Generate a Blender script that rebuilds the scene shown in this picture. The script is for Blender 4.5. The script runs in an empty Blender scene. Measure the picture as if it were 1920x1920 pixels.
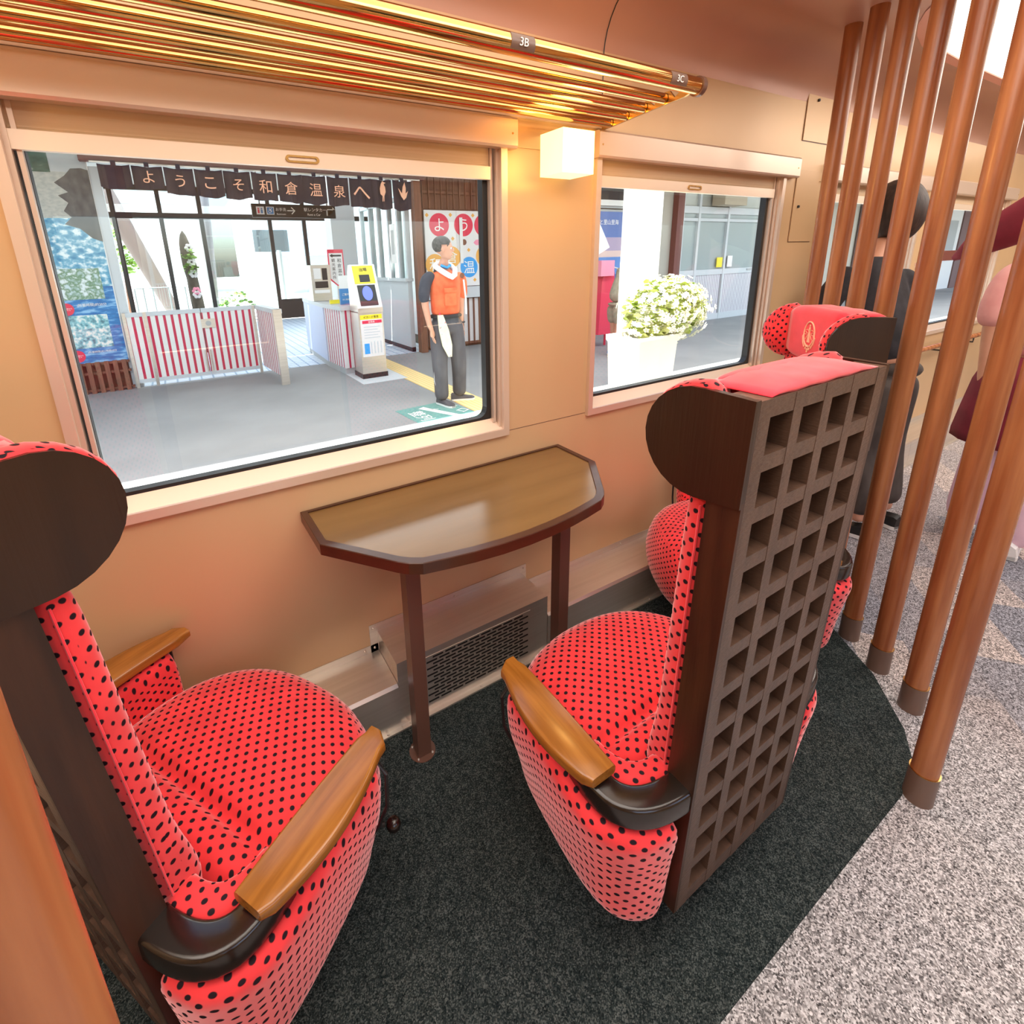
import bpy, bmesh, math, random
from mathutils import Vector, Matrix
R = math.radians
PI = math.pi
random.seed(7)
SC = bpy.context.scene
COL = SC.collection

# ------------------------------------------------------------------ camera
cam = bpy.data.cameras.new('camera'); camo = bpy.data.objects.new('camera', cam); COL.objects.link(camo)
yaw, pitch, roll = R(30.227), R(15.734), R(1.638)
fw = Vector((math.sin(yaw)*math.cos(pitch), math.cos(yaw)*math.cos(pitch), -math.sin(pitch)))
rt = fw.cross(Vector((0, 0, 1))).normalized(); dn = fw.cross(rt)
r2 = rt*math.cos(roll) + dn*math.sin(roll); d2 = -rt*math.sin(roll) + dn*math.cos(roll)
M = Matrix(((r2.x, -d2.x, -fw.x), (r2.y, -d2.y, -fw.y), (r2.z, -d2.z, -fw.z))).to_4x4()
M.translation = Vector((0, -1.43, 1.5)); camo.matrix_world = M
cam.sensor_width = 36; cam.sensor_fit = 'HORIZONTAL'; cam.lens = 926.04/1920*36
cam.shift_x = 75.2/1920; cam.shift_y = -211.6/1920
cam.clip_start = .02; cam.clip_end = 300
SC.camera = camo

# ------------------------------------------------------------------ world, sun, exposure
SC.view_settings.view_transform = 'Standard'; SC.view_settings.look = 'None'
SC.view_settings.gamma = 1; SC.view_settings.use_curve_mapping = False
SC.view_settings.exposure = 0.0
SKY = .55
SUN = 30.0
w = bpy.data.worlds.new('sky'); SC.world = w; w.use_nodes = True
nt = w.node_tree; bg = nt.nodes['Background']
st = nt.nodes.new('ShaderNodeTexSky'); st.sky_type = 'NISHITA'; st.sun_disc = False
st.sun_elevation = R(68); st.sun_rotation = R(200); st.air_density = 1.0; st.dust_density = 3.0; st.ozone_density = .6
nt.links.new(st.outputs[0], bg.inputs[0]); bg.inputs[1].default_value = SKY
sl = bpy.data.lights.new('sun', 'SUN'); sl.energy = SUN; sl.angle = R(.6); sl.color = (1, .97, .92)
so = bpy.data.objects.new('sun', sl); COL.objects.link(so)
so.rotation_euler = Vector((.29, .14, -.95)).to_track_quat('-Z', 'Y').to_euler()
def area(name, loc, sx, sy, energy, color=(1, 1, 1), rot=(0, 0, 0)):
    l = bpy.data.lights.new(name, 'AREA'); l.shape = 'RECTANGLE'; l.size = sx; l.size_y = sy; l.energy = energy; l.color = color
    o = bpy.data.objects.new(name, l); COL.objects.link(o); o.location = loc; o.rotation_euler = rot
    return o
# the light of the aisle's ceiling lamps; the first is added, out of view
area('aisle_lamp_light', (.3, -1.3, 2.33), 3.4, .9, 30, (1, .93, .87))
area('aisle_lamp_light', (4.9, -1.2, 2.33), 3.8, .9, 42, (1, .93, .87))
# unseen fill lights added to brighten the platform and the station hall
area('platform_fill_light', (3, 3.6, 3.1), 14, .5, 230, (.95, .98, 1))
area('platform_fill_light', (15, 3.6, 3.1), 8, .5, 150, (.95, .98, 1))
area('hall_fill_light', (2, 9.5, 3.3), 7, 4, 330, (.95, .98, 1))

# ------------------------------------------------------------------ materials
def mat(name, col=(.5, .5, .5), rough=.5, metal=0, spec=.5, **kw):
    m = bpy.data.materials.new(name); m.use_nodes = True
    b = m.node_tree.nodes['Principled BSDF']
    b.inputs['Base Color'].default_value = (*col, 1); b.inputs['Roughness'].default_value = rough
    b.inputs['Metallic'].default_value = metal; b.inputs['Specular IOR Level'].default_value = spec
    for k, v in kw.items(): b.inputs[k.replace('_', ' ')].default_value = v
    return m
def N(m, t, **kw):
    n = m.node_tree.nodes.new(t)
    for k, v in kw.items(): setattr(n, k, v)
    return n
def L(m, a, b): m.node_tree.links.new(a, b)
def bsdf(m): return m.node_tree.nodes['Principled BSDF']
def coords(m, scale=(1, 1, 1), kind='Object'):
    t = N(m, 'ShaderNodeTexCoord'); mp = N(m, 'ShaderNodeMapping'); mp.inputs['Scale'].default_value = scale
    L(m, t.outputs[kind], mp.inputs[0]); return mp.outputs[0]
def ramp(m, fac, stops, interp='LINEAR'):
    r = N(m, 'ShaderNodeValToRGB'); r.color_ramp.interpolation = interp
    while len(r.color_ramp.elements) > 1: r.color_ramp.elements.remove(r.color_ramp.elements[-1])
    r.color_ramp.elements[0].position = stops[0][0]; r.color_ramp.elements[0].color = (*stops[0][1], 1)
    for p, c in stops[1:]:
        e = r.color_ramp.elements.new(p); e.color = (*c, 1)
    L(m, fac, r.inputs[0]); return r.outputs[0]
def noisy(name, c1, c2, scale=(10, 10, 10), rough=.5, metal=0, bump=0, detail=4, lo=.35, hi=.65, kind='Object', spec=.5, bscale=None, **kw):
    m = mat(name, c1, rough, metal, spec, **kw)
    n = N(m, 'ShaderNodeTexNoise'); n.inputs['Scale'].default_value = 1; n.inputs['Detail'].default_value = detail
    L(m, coords(m, scale, kind), n.inputs['Vector'])
    L(m, ramp(m, n.outputs[0], [(lo, c1), (hi, c2)]), bsdf(m).inputs['Base Color'])
    if bump:
        bn = n
        if bscale:
            bn = N(m, 'ShaderNodeTexNoise'); bn.inputs['Scale'].default_value = 1; bn.inputs['Detail'].default_value = 3
            L(m, coords(m, bscale, kind), bn.inputs['Vector'])
        b = N(m, 'ShaderNodeBump'); b.inputs['Strength'].default_value = bump; b.inputs['Distance'].default_value = .004
        L(m, bn.outputs[0], b.inputs['Height']); L(m, b.outputs[0], bsdf(m).inputs['Normal'])
    return m
def fabric_dots(name, red, a=.031, rr=.16):
    m = mat(name, red, .75, spec=.25)
    b = bsdf(m); b.inputs['Sheen Weight'].default_value = 1.0; b.inputs['Sheen Roughness'].default_value = .42
    b.inputs['Sheen Tint'].default_value = (1, .68, .70, 1)
    uv = coords(m, (1/a, 1/a, 1), 'UV')
    ds = []
    for off in (0, .5):
        ad = N(m, 'ShaderNodeVectorMath', operation='ADD'); ad.inputs[1].default_value = (off, off, 0); L(m, uv, ad.inputs[0])
        fr = N(m, 'ShaderNodeVectorMath', operation='FRACTION'); L(m, ad.outputs[0], fr.inputs[0])
        sb = N(m, 'ShaderNodeVectorMath', operation='SUBTRACT'); sb.inputs[1].default_value = (.5, .5, 0); L(m, fr.outputs[0], sb.inputs[0])
        ml = N(m, 'ShaderNodeVectorMath', operation='MULTIPLY'); ml.inputs[1].default_value = (1, 1, 0); L(m, sb.outputs[0], ml.inputs[0])
        ln = N(m, 'ShaderNodeVectorMath', operation='LENGTH'); L(m, ml.outputs[0], ln.inputs[0]); ds.append(ln.outputs['Value'])
    mn = N(m, 'ShaderNodeMath', operation='MINIMUM'); L(m, ds[0], mn.inputs[0]); L(m, ds[1], mn.inputs[1])
    n = N(m, 'ShaderNodeTexNoise'); n.inputs['Scale'].default_value = 14; L(m, coords(m), n.inputs['Vector'])
    red2 = tuple(c*1.25 for c in red)
    base = ramp(m, n.outputs[0], [(.35, red), (.7, red2)])
    r = ramp(m, mn.outputs[0], [(rr-.02, (0, 0, 0)), (rr+.02, (1, 1, 1))])
    mx = N(m, 'ShaderNodeMix', data_type='RGBA'); mx.inputs[6].default_value = (.012, .004, .008, 1)
    sw = N(m, 'ShaderNodeMath', operation='MULTIPLY'); sw.inputs[1].default_value = .85; L(m, r, sw.inputs[0]); L(m, sw.outputs[0], b.inputs['Sheen Weight'])
    L(m, r, mx.inputs[0]); L(m, base, mx.inputs[7]); L(m, mx.outputs[2], b.inputs['Base Color'])
    return m
def stripes(name, c1, c2, pitch, duty, axis=0, rough=.5, diag=False):
    m = mat(name, c1, rough); sx = N(m, 'ShaderNodeSeparateXYZ'); L(m, coords(m), sx.inputs[0])
    v = sx.outputs[axis]
    if diag:
        a = N(m, 'ShaderNodeMath', operation='ADD'); L(m, sx.outputs[0], a.inputs[0]); L(m, sx.outputs[1], a.inputs[1]); v = a.outputs[0]
    d = N(m, 'ShaderNodeMath', operation='DIVIDE'); d.inputs[1].default_value = pitch; L(m, v, d.inputs[0])
    f = N(m, 'ShaderNodeMath', operation='FLOORED_MODULO'); f.inputs[1].default_value = 1; L(m, d.outputs[0], f.inputs[0])
    L(m, ramp(m, f.outputs[0], [(0, c1), (duty, c2)], 'CONSTANT'), bsdf(m).inputs['Base Color'])
    return m
def glow(name, col, s):
    m = mat(name, col, .4); b = bsdf(m); b.inputs['Emission Color'].default_value = (*col, 1); b.inputs['Emission Strength'].default_value = s
    return m
def glass(name, tint=(.97, .99, .98), refl=.07):
    m = bpy.data.materials.new(name); m.use_nodes = True; t = m.node_tree; t.nodes.clear()
    o = t.nodes.new('ShaderNodeOutputMaterial'); mx = t.nodes.new('ShaderNodeMixShader'); tr = t.nodes.new('ShaderNodeBsdfTransparent')
    gl = t.nodes.new('ShaderNodeBsdfGlossy'); gl.inputs['Roughness'].default_value = .01; tr.inputs[0].default_value = (*tint, 1)
    mx.inputs[0].default_value = refl; t.links.new(tr.outputs[0], mx.inputs[1]); t.links.new(gl.outputs[0], mx.inputs[2]); t.links.new(mx.outputs[0], o.inputs[0])
    return m

MT = {}
MT['wall'] = noisy('wall_laminate', (.60, .405, .225), (.64, .44, .25), (3, 3, .25), .36, .22, detail=2)
b_ = bsdf(MT['wall']); b_.inputs['Anisotropic'].default_value = .75; tg = N(MT['wall'], 'ShaderNodeTangent', direction_type='RADIAL', axis='Z'); L(MT['wall'], tg.outputs[0], b_.inputs['Tangent'])
MT['ceil'] = noisy('ceiling_panel', (.50, .27, .19), (.53, .29, .21), (2, 2, 2), .35, .15)
MT['alu'] = mat('champagne_aluminium', (.70, .56, .45), .32, .45)
MT['alu_light'] = mat('light_aluminium', (.85, .72, .58), .35, .4)
MT['shade'] = noisy('blind_cloth', (.56, .41, .26), (.60, .45, .30), (2, 2, 140), .7)
MT['black'] = mat('black_rubber', (.012, .012, .012), .45)
MT['blackgloss'] = mat('black_lacquer', (.012, .007, .005), .2, spec=.6)
MT['steel'] = noisy('brushed_steel', (.66, .61, .54), (.72, .67, .60), (2, 60, 90), .3, .72, detail=2)
MT['gold'] = mat('polished_brass', (.70, .42, .16), .11, 1)
MT['goldplate'] = mat('brass_plate', (.52, .33, .12), .25, 1)
MT['darkwood'] = noisy('dark_stained_wood', (.022, .008, .004), (.045, .016, .007), (30, 30, 3), .34, bump=.15, bscale=(120, 120, 6))
MT['lattice'] = noisy('dark_open_pore_wood', (.070, .038, .025), (.105, .058, .038), (40, 40, 12), .33, bump=.35, bscale=(60, 60, 260), spec=.6)
MT['backing'] = mat('dark_backing', (.008, .0035, .002), .6)
MT['wingwood'] = noisy('dark_veneer', (.016, .006, .003), (.026, .010, .0045), (60, 14, 2), .3, bump=.15, bscale=(160, 160, 6))
MT['armwood'] = noisy('oak_armrest', (.235, .085, .012), (.34, .135, .022), (60, 5, 60), .2, detail=5, spec=.6)
MT['polewood'] = noisy('walnut_pole', (.25, .075, .027), (.43, .170, .068), (30, 30, 1.8), .27, detail=8, lo=.38, hi=.66)
MT['polecap'] = mat('brown_pole_socket', (.16, .100, .075), .35)
MT['tabletop'] = noisy('table_laminate', (.150, .080, .024), (.190, .105, .034), (1.5, 9, 9), .24, spec=.6)
MT['tableedge'] = noisy('table_edge', (.045, .015, .007), (.06, .02, .009), (4, 30, 30), .3)
MT['tableleg'] = mat('painted_leg', (.125, .060, .042), .35)
MT['dots'] = fabric_dots('red_polka_velvet', (.70, .036, .042))
MT['redcover'] = noisy('plain_red_velvet', (.80, .012, .03), (.90, .02, .045), (20, 20, 20), .8, Sheen_Weight=.4)
MT['emblem'] = mat('gold_thread', (.95, .50, .33), .7)
def speckle(m, sc, stops, mod=None):
    v = N(m, 'ShaderNodeTexVoronoi'); v.inputs['Scale'].default_value = sc; L(m, coords(m), v.inputs['Vector'])
    sx = N(m, 'ShaderNodeSeparateColor'); L(m, v.outputs['Color'], sx.inputs[0])
    n = N(m, 'ShaderNodeTexNoise'); n.inputs['Scale'].default_value = 60; n.inputs['Detail'].default_value = 5; L(m, coords(m), n.inputs['Vector'])
    mx = N(m, 'ShaderNodeMix', data_type='FLOAT'); mx.inputs[0].default_value = .45; L(m, sx.outputs[0], mx.inputs[2]); L(m, n.outputs[0], mx.inputs[3])
    b = N(m, 'ShaderNodeBump'); b.inputs['Strength'].default_value = .6; b.inputs['Distance'].default_value = .003
    L(m, mx.outputs[0], b.inputs['Height']); L(m, b.outputs[0], bsdf(m).inputs['Normal'])
    return ramp(m, mx.outputs[0], stops)
MT['carpet'] = mat('dark_carpet', (.03, .04, .04), .95, spec=.1)
L(MT['carpet'], speckle(MT['carpet'], 420, [(.2, (.005, .009, .010)), (.55, (.028, .038, .038)), (.85, (.11, .13, .125))]), bsdf(MT['carpet']).inputs['Base Color'])
MT['carpet2'] = None
MT['lampglow'] = glow('opal_lamp_glass', (1, .80, .36), 1.75)
MT['ceilglow'] = glow('ceiling_lamp_diffuser', (1, .90, .78), 2.2)
MT['pinkrim'] = mat('salmon_rim', (.80, .36, .26), .4)
MT['glass'] = glass('window_glass', refl=.045)
MT['glass2'] = glass('station_glass', (.88, .95, .95), .10)
MT['darktext'] = mat('black_print', (.01, .01, .012), .5)
MT['white'] = mat('white_paint', (.82, .82, .80), .5)
MT['whitetext'] = mat('white_print', (.9, .88, .84), .6)
MT['asphalt'] = noisy('platform_asphalt', (.235, .245, .25), (.275, .285, .29), (1.4, 1.4, 1.4), .8, bump=.2, bscale=(150, 150, 150))
MT['skin'] = noisy('skin', (.62, .31, .20), (.68, .36, .24), (9, 9, 9), .5)
MT['skin2'] = mat('tanned_skin', (.60, .27, .17), .5)
MT['grey'] = mat('grey_paint', (.42, .44, .44), .5)
MT['greyp'] = mat('pale_grey_panel', (.58, .62, .64), .45)
MT['redbrown'] = mat('red_brown_beam', (.16, .045, .035), .5)
MT['slatwood'] = noisy('brown_timber', (.17, .065, .035), (.25, .10, .055), (30, 30, 2), .6)
MT['yellow'] = mat('yellow_label', (.90, .75, .03), .5)
MT['blue'] = mat('blue_label', (.05, .22, .50), .5)
MT['redp'] = mat('red_print', (.75, .03, .08), .5)
MT['orangep'] = mat('orange_print', (.85, .42, .08), .5)
MT['bluep'] = mat('sky_blue_print', (.03, .35, .80), .5)
MT['pinkp'] = mat('pink_print', (.90, .30, .42), .5)
MT['cream'] = mat('cream_poster', (.80, .78, .76), .5)

# aisle carpet: speckled grey with paler and beige woven patches
def aisle_mat():
    m = mat('aisle_carpet', (.4, .38, .36), .95, spec=.1)
    sp = speckle(m, 300, [(.2, (.05, .048, .05)), (.45, (.27, .265, .27)), (.8, (.72, .72, .74))])
    br = N(m, 'ShaderNodeTexBrick'); br.inputs['Scale'].default_value = 1.0; br.inputs['Brick Width'].default_value = .62; br.inputs['Row Height'].default_value = .19
    br.inputs['Mortar Size'].default_value = 0; br.inputs['Color1'].default_value = (.55, .58, .66, 1); br.inputs['Color2'].default_value = (1.35, 1.15, 1.0, 1); br.offset = .37
    mp = coords(m, (1, 1, 1)); mp.node.inputs['Rotation'].default_value = (0, 0, R(-38)); L(m, mp, br.inputs[0])
    mx = N(m, 'ShaderNodeMix', data_type='RGBA', blend_type='MULTIPLY'); sx = N(m, 'ShaderNodeSeparateXYZ'); L(m, coords(m), sx.inputs[0]); mr = N(m, 'ShaderNodeMapRange'); mr.inputs[1].default_value = 1.9; mr.inputs[2].default_value = 2.1; mr.inputs[4].default_value = .85; L(m, sx.outputs[0], mr.inputs[0]); L(m, mr.outputs[0], mx.inputs[0])
    L(m, sp, mx.inputs[6]); L(m, br.outputs[0], mx.inputs[7]); L(m, mx.outputs[2], bsdf(m).inputs['Base Color'])
    return m
MT['carpet2'] = aisle_mat()

# ------------------------------------------------------------------ mesh helpers
def link(name, me, m=None, parent=None):
    o = bpy.data.objects.new(name, me); COL.objects.link(o)
    if m is not None:
        for x in (m if isinstance(m, (list, tuple)) else [m]): me.materials.append(x)
    if parent: o.parent = parent
    return o
def tag(o, label=None, cat=None, group=None, kind=None):
    if label: o['label'] = label
    if cat: o['category'] = cat
    if group: o['group'] = group
    if kind: o['kind'] = kind
    return o
def thing(name, label, cat, loc=(0, 0, 0), rz=0, group=None):
    o = bpy.data.objects.new(name, None); COL.objects.link(o); o.location = loc; o.rotation_euler = (0, 0, rz); o.empty_display_size = .1
    return tag(o, label, cat, group)
def obj(name, bm, m=None, parent=None, smooth=False, bevel=0, seg=2):
    if bevel:
        es = [e for e in bm.edges if len(e.link_faces) == 2 and e.calc_face_angle(0) > R(35)]
        bmesh.ops.bevel(bm, geom=es, offset=bevel, segments=seg, affect='EDGES', profile=.6, clamp_overlap=True)
    bmesh.ops.recalc_face_normals(bm, faces=bm.faces)
    me = bpy.data.meshes.new(name); bm.to_mesh(me); bm.free()
    if smooth:
        for p in me.polygons: p.use_smooth = True
        if smooth != 'all': me.set_sharp_from_angle(angle=R(40))
    return link(name, me, m, parent)
def struct(name, bm, m, parent=None, **kw):
    o = obj(name, bm, m, parent, **kw)
    if not parent: o['kind'] = 'structure'
    return o
def B(): return bmesh.new()
def box(bm, x0, x1, y0, y1, z0, z1):
    vs = [bm.verts.new((x, y, z)) for z in (z0, z1) for y in (y0, y1) for x in (x0, x1)]
    for f in ((0, 2, 3, 1), (4, 5, 7, 6), (0, 1, 5, 4), (2, 6, 7, 3), (0, 4, 6, 2), (1, 3, 7, 5)): bm.faces.new([vs[i] for i in f])
    return bm
def bx(*a): return box(B(), *a)
def frames(pts):
    out = []; up = Vector((0, 0, 1)); n = len(pts)
    for i in range(n):
        t = (pts[min(i+1, n-1)] - pts[max(i-1, 0)]).normalized()
        u = up if abs(t.dot(up)) < .95 else Vector((0, 1, 0))
        s = t.cross(u).normalized(); out.append((t, s, s.cross(t)))
    return out
def tube(bm, pts, r, seg=10, cap=True):
    pts = [Vector(p) for p in pts]; rs = r if isinstance(r, (list, tuple)) else [r]*len(pts)
    rings = []
    for p, (t, s, u), q in zip(pts, frames(pts), rs):
        rings.append([bm.verts.new(p + s*math.cos(2*PI*k/seg)*q + u*math.sin(2*PI*k/seg)*q) for k in range(seg)])
    for a, b in zip(rings, rings[1:]):
        for k in range(seg): bm.faces.new((a[k], a[(k+1) % seg], b[(k+1) % seg], b[k]))
    if cap: bm.faces.new(rings[0][::-1]); bm.faces.new(rings[-1])
    return bm
def cyl(bm, x, y, z0, z1, r0, r1=None, seg=24):
    r1 = r0 if r1 is None else r1
    a = [bm.verts.new((x+r0*math.cos(2*PI*k/seg), y+r0*math.sin(2*PI*k/seg), z0)) for k in range(seg)]
    b = [bm.verts.new((x+r1*math.cos(2*PI*k/seg), y+r1*math.sin(2*PI*k/seg), z1)) for k in range(seg)]
    for k in range(seg): bm.faces.new((a[k], a[(k+1) % seg], b[(k+1) % seg], b[k]))
    bm.faces.new(a[::-1]); bm.faces.new(b); return bm
def prism(bm, pts, d0, d1, axis=2):
    def P(u, v, d): return {2: (u, v, d), 1: (u, d, v), 0: (d, u, v)}[axis]
    a = [bm.verts.new(P(u, v, d0)) for u, v in pts]; b = [bm.verts.new(P(u, v, d1)) for u, v in pts]; n = len(pts)
    for k in range(n): bm.faces.new((a[k], a[(k+1) % n], b[(k+1) % n], b[k]))
    bm.faces.new(a[::-1]); bm.faces.new(b); return bm
def sphere(bm, c, r, seg=16, rings=10, sc=(1, 1, 1), rot=None):
    mt = Matrix.Translation(Vector(c)) @ (rot.to_4x4() if rot else Matrix()) @ Matrix.Diagonal((r*sc[0], r*sc[1], r*sc[2], 1))
    bmesh.ops.create_uvsphere(bm, u_segments=seg, v_segments=rings, radius=1, matrix=mt); return bm
def loft(rings, closed=True, cap=True, uvs=1.0):
    """rings: list of lists of Vector; UVs follow arc length in metres"""
    bm = B(); uvl = bm.loops.layers.uv.new('uv'); n = len(rings[0])
    V = [[bm.verts.new(p) for p in r] for r in rings]
    vlen = [0]
    for a, b in zip(rings, rings[1:]): vlen.append(vlen[-1] + sum((Vector(p)-Vector(q)).length for p, q in zip(a, b))/n)
    ul = []
    for r in rings:
        s = [0]
        m_ = n if closed else n-1
        for k in range(m_): s.append(s[-1] + (Vector(r[(k+1) % n])-Vector(r[k])).length)
        ul.append(s)
    for i in range(len(rings)-1):
        for k in range(n if closed else n-1):
            k2 = (k+1) % n
            f = bm.faces.new((V[i][k], V[i][k2], V[i+1][k2], V[i+1][k]))
            for lp, (ii, kk) in zip(f.loops, ((i, k), (i, k+1), (i+1, k+1), (i+1, k))):
                mid = ul[ii][-1]/2
                lp[uvl].uv = ((ul[ii][kk]-mid), vlen[ii])
    if cap and closed:
        for vs in (V[0][::-1], V[-1]):
            f = bm.faces.new(vs)
            no = f.normal if f.normal.length else Vector((0, 0, 1)); f.normal_update(); no = f.normal
            ax = max(range(3), key=lambda q: abs(no[q])); o2 = [q for q in range(3) if q != ax]
            for lp in f.loops: lp[uvl].uv = (lp.vert.co[o2[0]], lp.vert.co[o2[1]])
    return bm
def rrect(x0, x1, y0, y1, r, n=4):
    pts = []
    for cx, cy, a0 in ((x1-r, y1-r, 0), (x0+r, y1-r, 90), (x0+r, y0+r, 180), (x1-r, y0+r, 270)):
        for k in range(n+1):
            a = R(a0+90*k/n); pts.append((cx+r*math.cos(a), cy+r*math.sin(a)))
    return pts
DEP = None
def text_mesh(body, h=None, wid=None, depth=.001, shear=0):
    c = bpy.data.curves.new('t', 'FONT'); c.body = body; c.align_x = 'CENTER'; c.align_y = 'CENTER'; c.extrude = depth; c.shear = shear; c.resolution_u = 3
    o = bpy.data.objects.new('t', c); COL.objects.link(o)
    me = bpy.data.meshes.new_from_object(o.evaluated_get(bpy.context.evaluated_depsgraph_get()))
    bpy.data.objects.remove(o); bpy.data.curves.remove(c)
    if not me.vertices: return me
    xs = [v.co.x for v in me.vertices]; ys = [v.co.y for v in me.vertices]
    cx, cy = (min(xs)+max(xs))/2, (min(ys)+max(ys))/2; W, H = max(xs)-min(xs), max(ys)-min(ys)
    sx = sy = 1
    if h: sy = h/H; sx = sy
    if wid: sx = wid/W
    if wid and not h: sy = sx
    for v in me.vertices: v.co.x = (v.co.x-cx)*sx; v.co.y = (v.co.y-cy)*sy
    me.materials.clear()
    return me
def text(name, body, loc, m, h=None, wid=None, parent=None, rot=(R(90), 0, 0), depth=.001, shear=0):
    me = text_mesh(body, h, wid, depth, shear); o = link(name, me, m, parent); o.location = loc; o.rotation_euler = rot
    return o
def disc(bm, x, z, y, r, n=28, t=.003):
    return prism(bm, [(x+r*math.cos(2*PI*k/n), z+r*math.sin(2*PI*k/n)) for k in range(n)], y-t, y, 1)

# ================================================================== THE CARRIAGE
X0, X1, YB, CZ = -1.9, 9.0, -2.75, 2.36
WIN = [(-.272, .980), (1.367, 2.585), (2.98, 4.17), (4.57, 5.80)]
ZB, ZT = .877, 1.90
# window wall: solid round four openings, one mesh
bm = B()
box(bm, X0, X1, 0, .07, 0, ZB); box(bm, X0, X1, 0, .07, ZT, 2.17)
xs = [X0] + [v for q in WIN for v in (q[0]+.01, q[1]-.01)] + [X1]
for i in range(0, len(xs), 2): box(bm, xs[i], xs[i+1], 0, .07, ZB, ZT)
struct('wall_left', bm, MT['wall'])
# ceiling with coved edges
prof = [(0, 2.17)] + [(-.20+.20*math.cos(R(a)), 2.16+.20*math.sin(R(a))) for a in range(6, 91, 7)] + [(-.20, CZ), (YB+.2, CZ)] + \
       [(YB+.20-.20*math.sin(R(a)), 2.16+.20*math.cos(R(a))) for a in range(0, 91, 10)] + [(YB, 2.17)]
rings = [[Vector((x, y, z)) for y, z in prof] + [Vector((x, y, z+.05)) for y, z in prof[::-1]] for x in (X0, X1)]
struct('ceiling', loft(rings), MT['ceil'], smooth=True)
# roof of the carriage above, the outside skin
bm = bx(X0-.1, X1+.1, YB-.08, .10, 2.6, 2.9); struct('trim_1', bm, MT['grey'])
struct('floor', bx(X0, X1, YB, .07, -.03, 0), MT['carpet2'])
bm = B(); box(bm, X0-.05, X0, YB, .07, 0, 2.4); struct('wall_rear', bm, MT['wall'])
bm = B(); box(bm, X1, X1+.05, YB, .07, 0, 2.4); struct('wall_front', bm, MT['wall'])
# opposite wall with its windows
bm = B(); box(bm, X0, X1, YB-.07, YB, 0, .9); box(bm, X0, X1, YB-.07, YB, 1.85, 2.17)
xx = [X0, -.6, .6, 1.2, 2.4, 3.0, 4.2, 4.8, 6.0, 6.6, 7.8, X1]
for i in range(0, len(xx), 2): box(bm, xx[i], xx[i+1], YB-.07, YB, .9, 1.85)
struct('wall_right', bm, MT['wall'])
# ceiling seam and wall seam
bm = B()
pts = [(1.392, 0-.001, 1.93), (1.392, -.001, 2.17)] + [(1.392, -.20+.199*math.cos(R(a)), 2.16+.199*math.sin(R(a))) for a in range(10, 91, 10)] + [(1.392, -1.2, CZ-.001)]
tube(bm, pts, .0022, 4); struct('trim_2', bm, MT['black'])
struct('trim_3', bx(.983, 1.364, -.0008, 0, .8865, .8885), MT['tableleg'])
# dark carpet of the seating bay: straight front edge, diagonal end towards the poles
pts = [(X0, .06), (3.2, .06), (2.55, -.12), (2.08, -.74), (1.97, -.90), (1.80, -1.05), (1.70, -1.105), (1.55, -1.133), (X0, -1.133)]
struct('floor_bay', prism(B(), [(x, min(y, -.0)) for x, y in pts], 0, .006), MT['carpet'])

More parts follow.
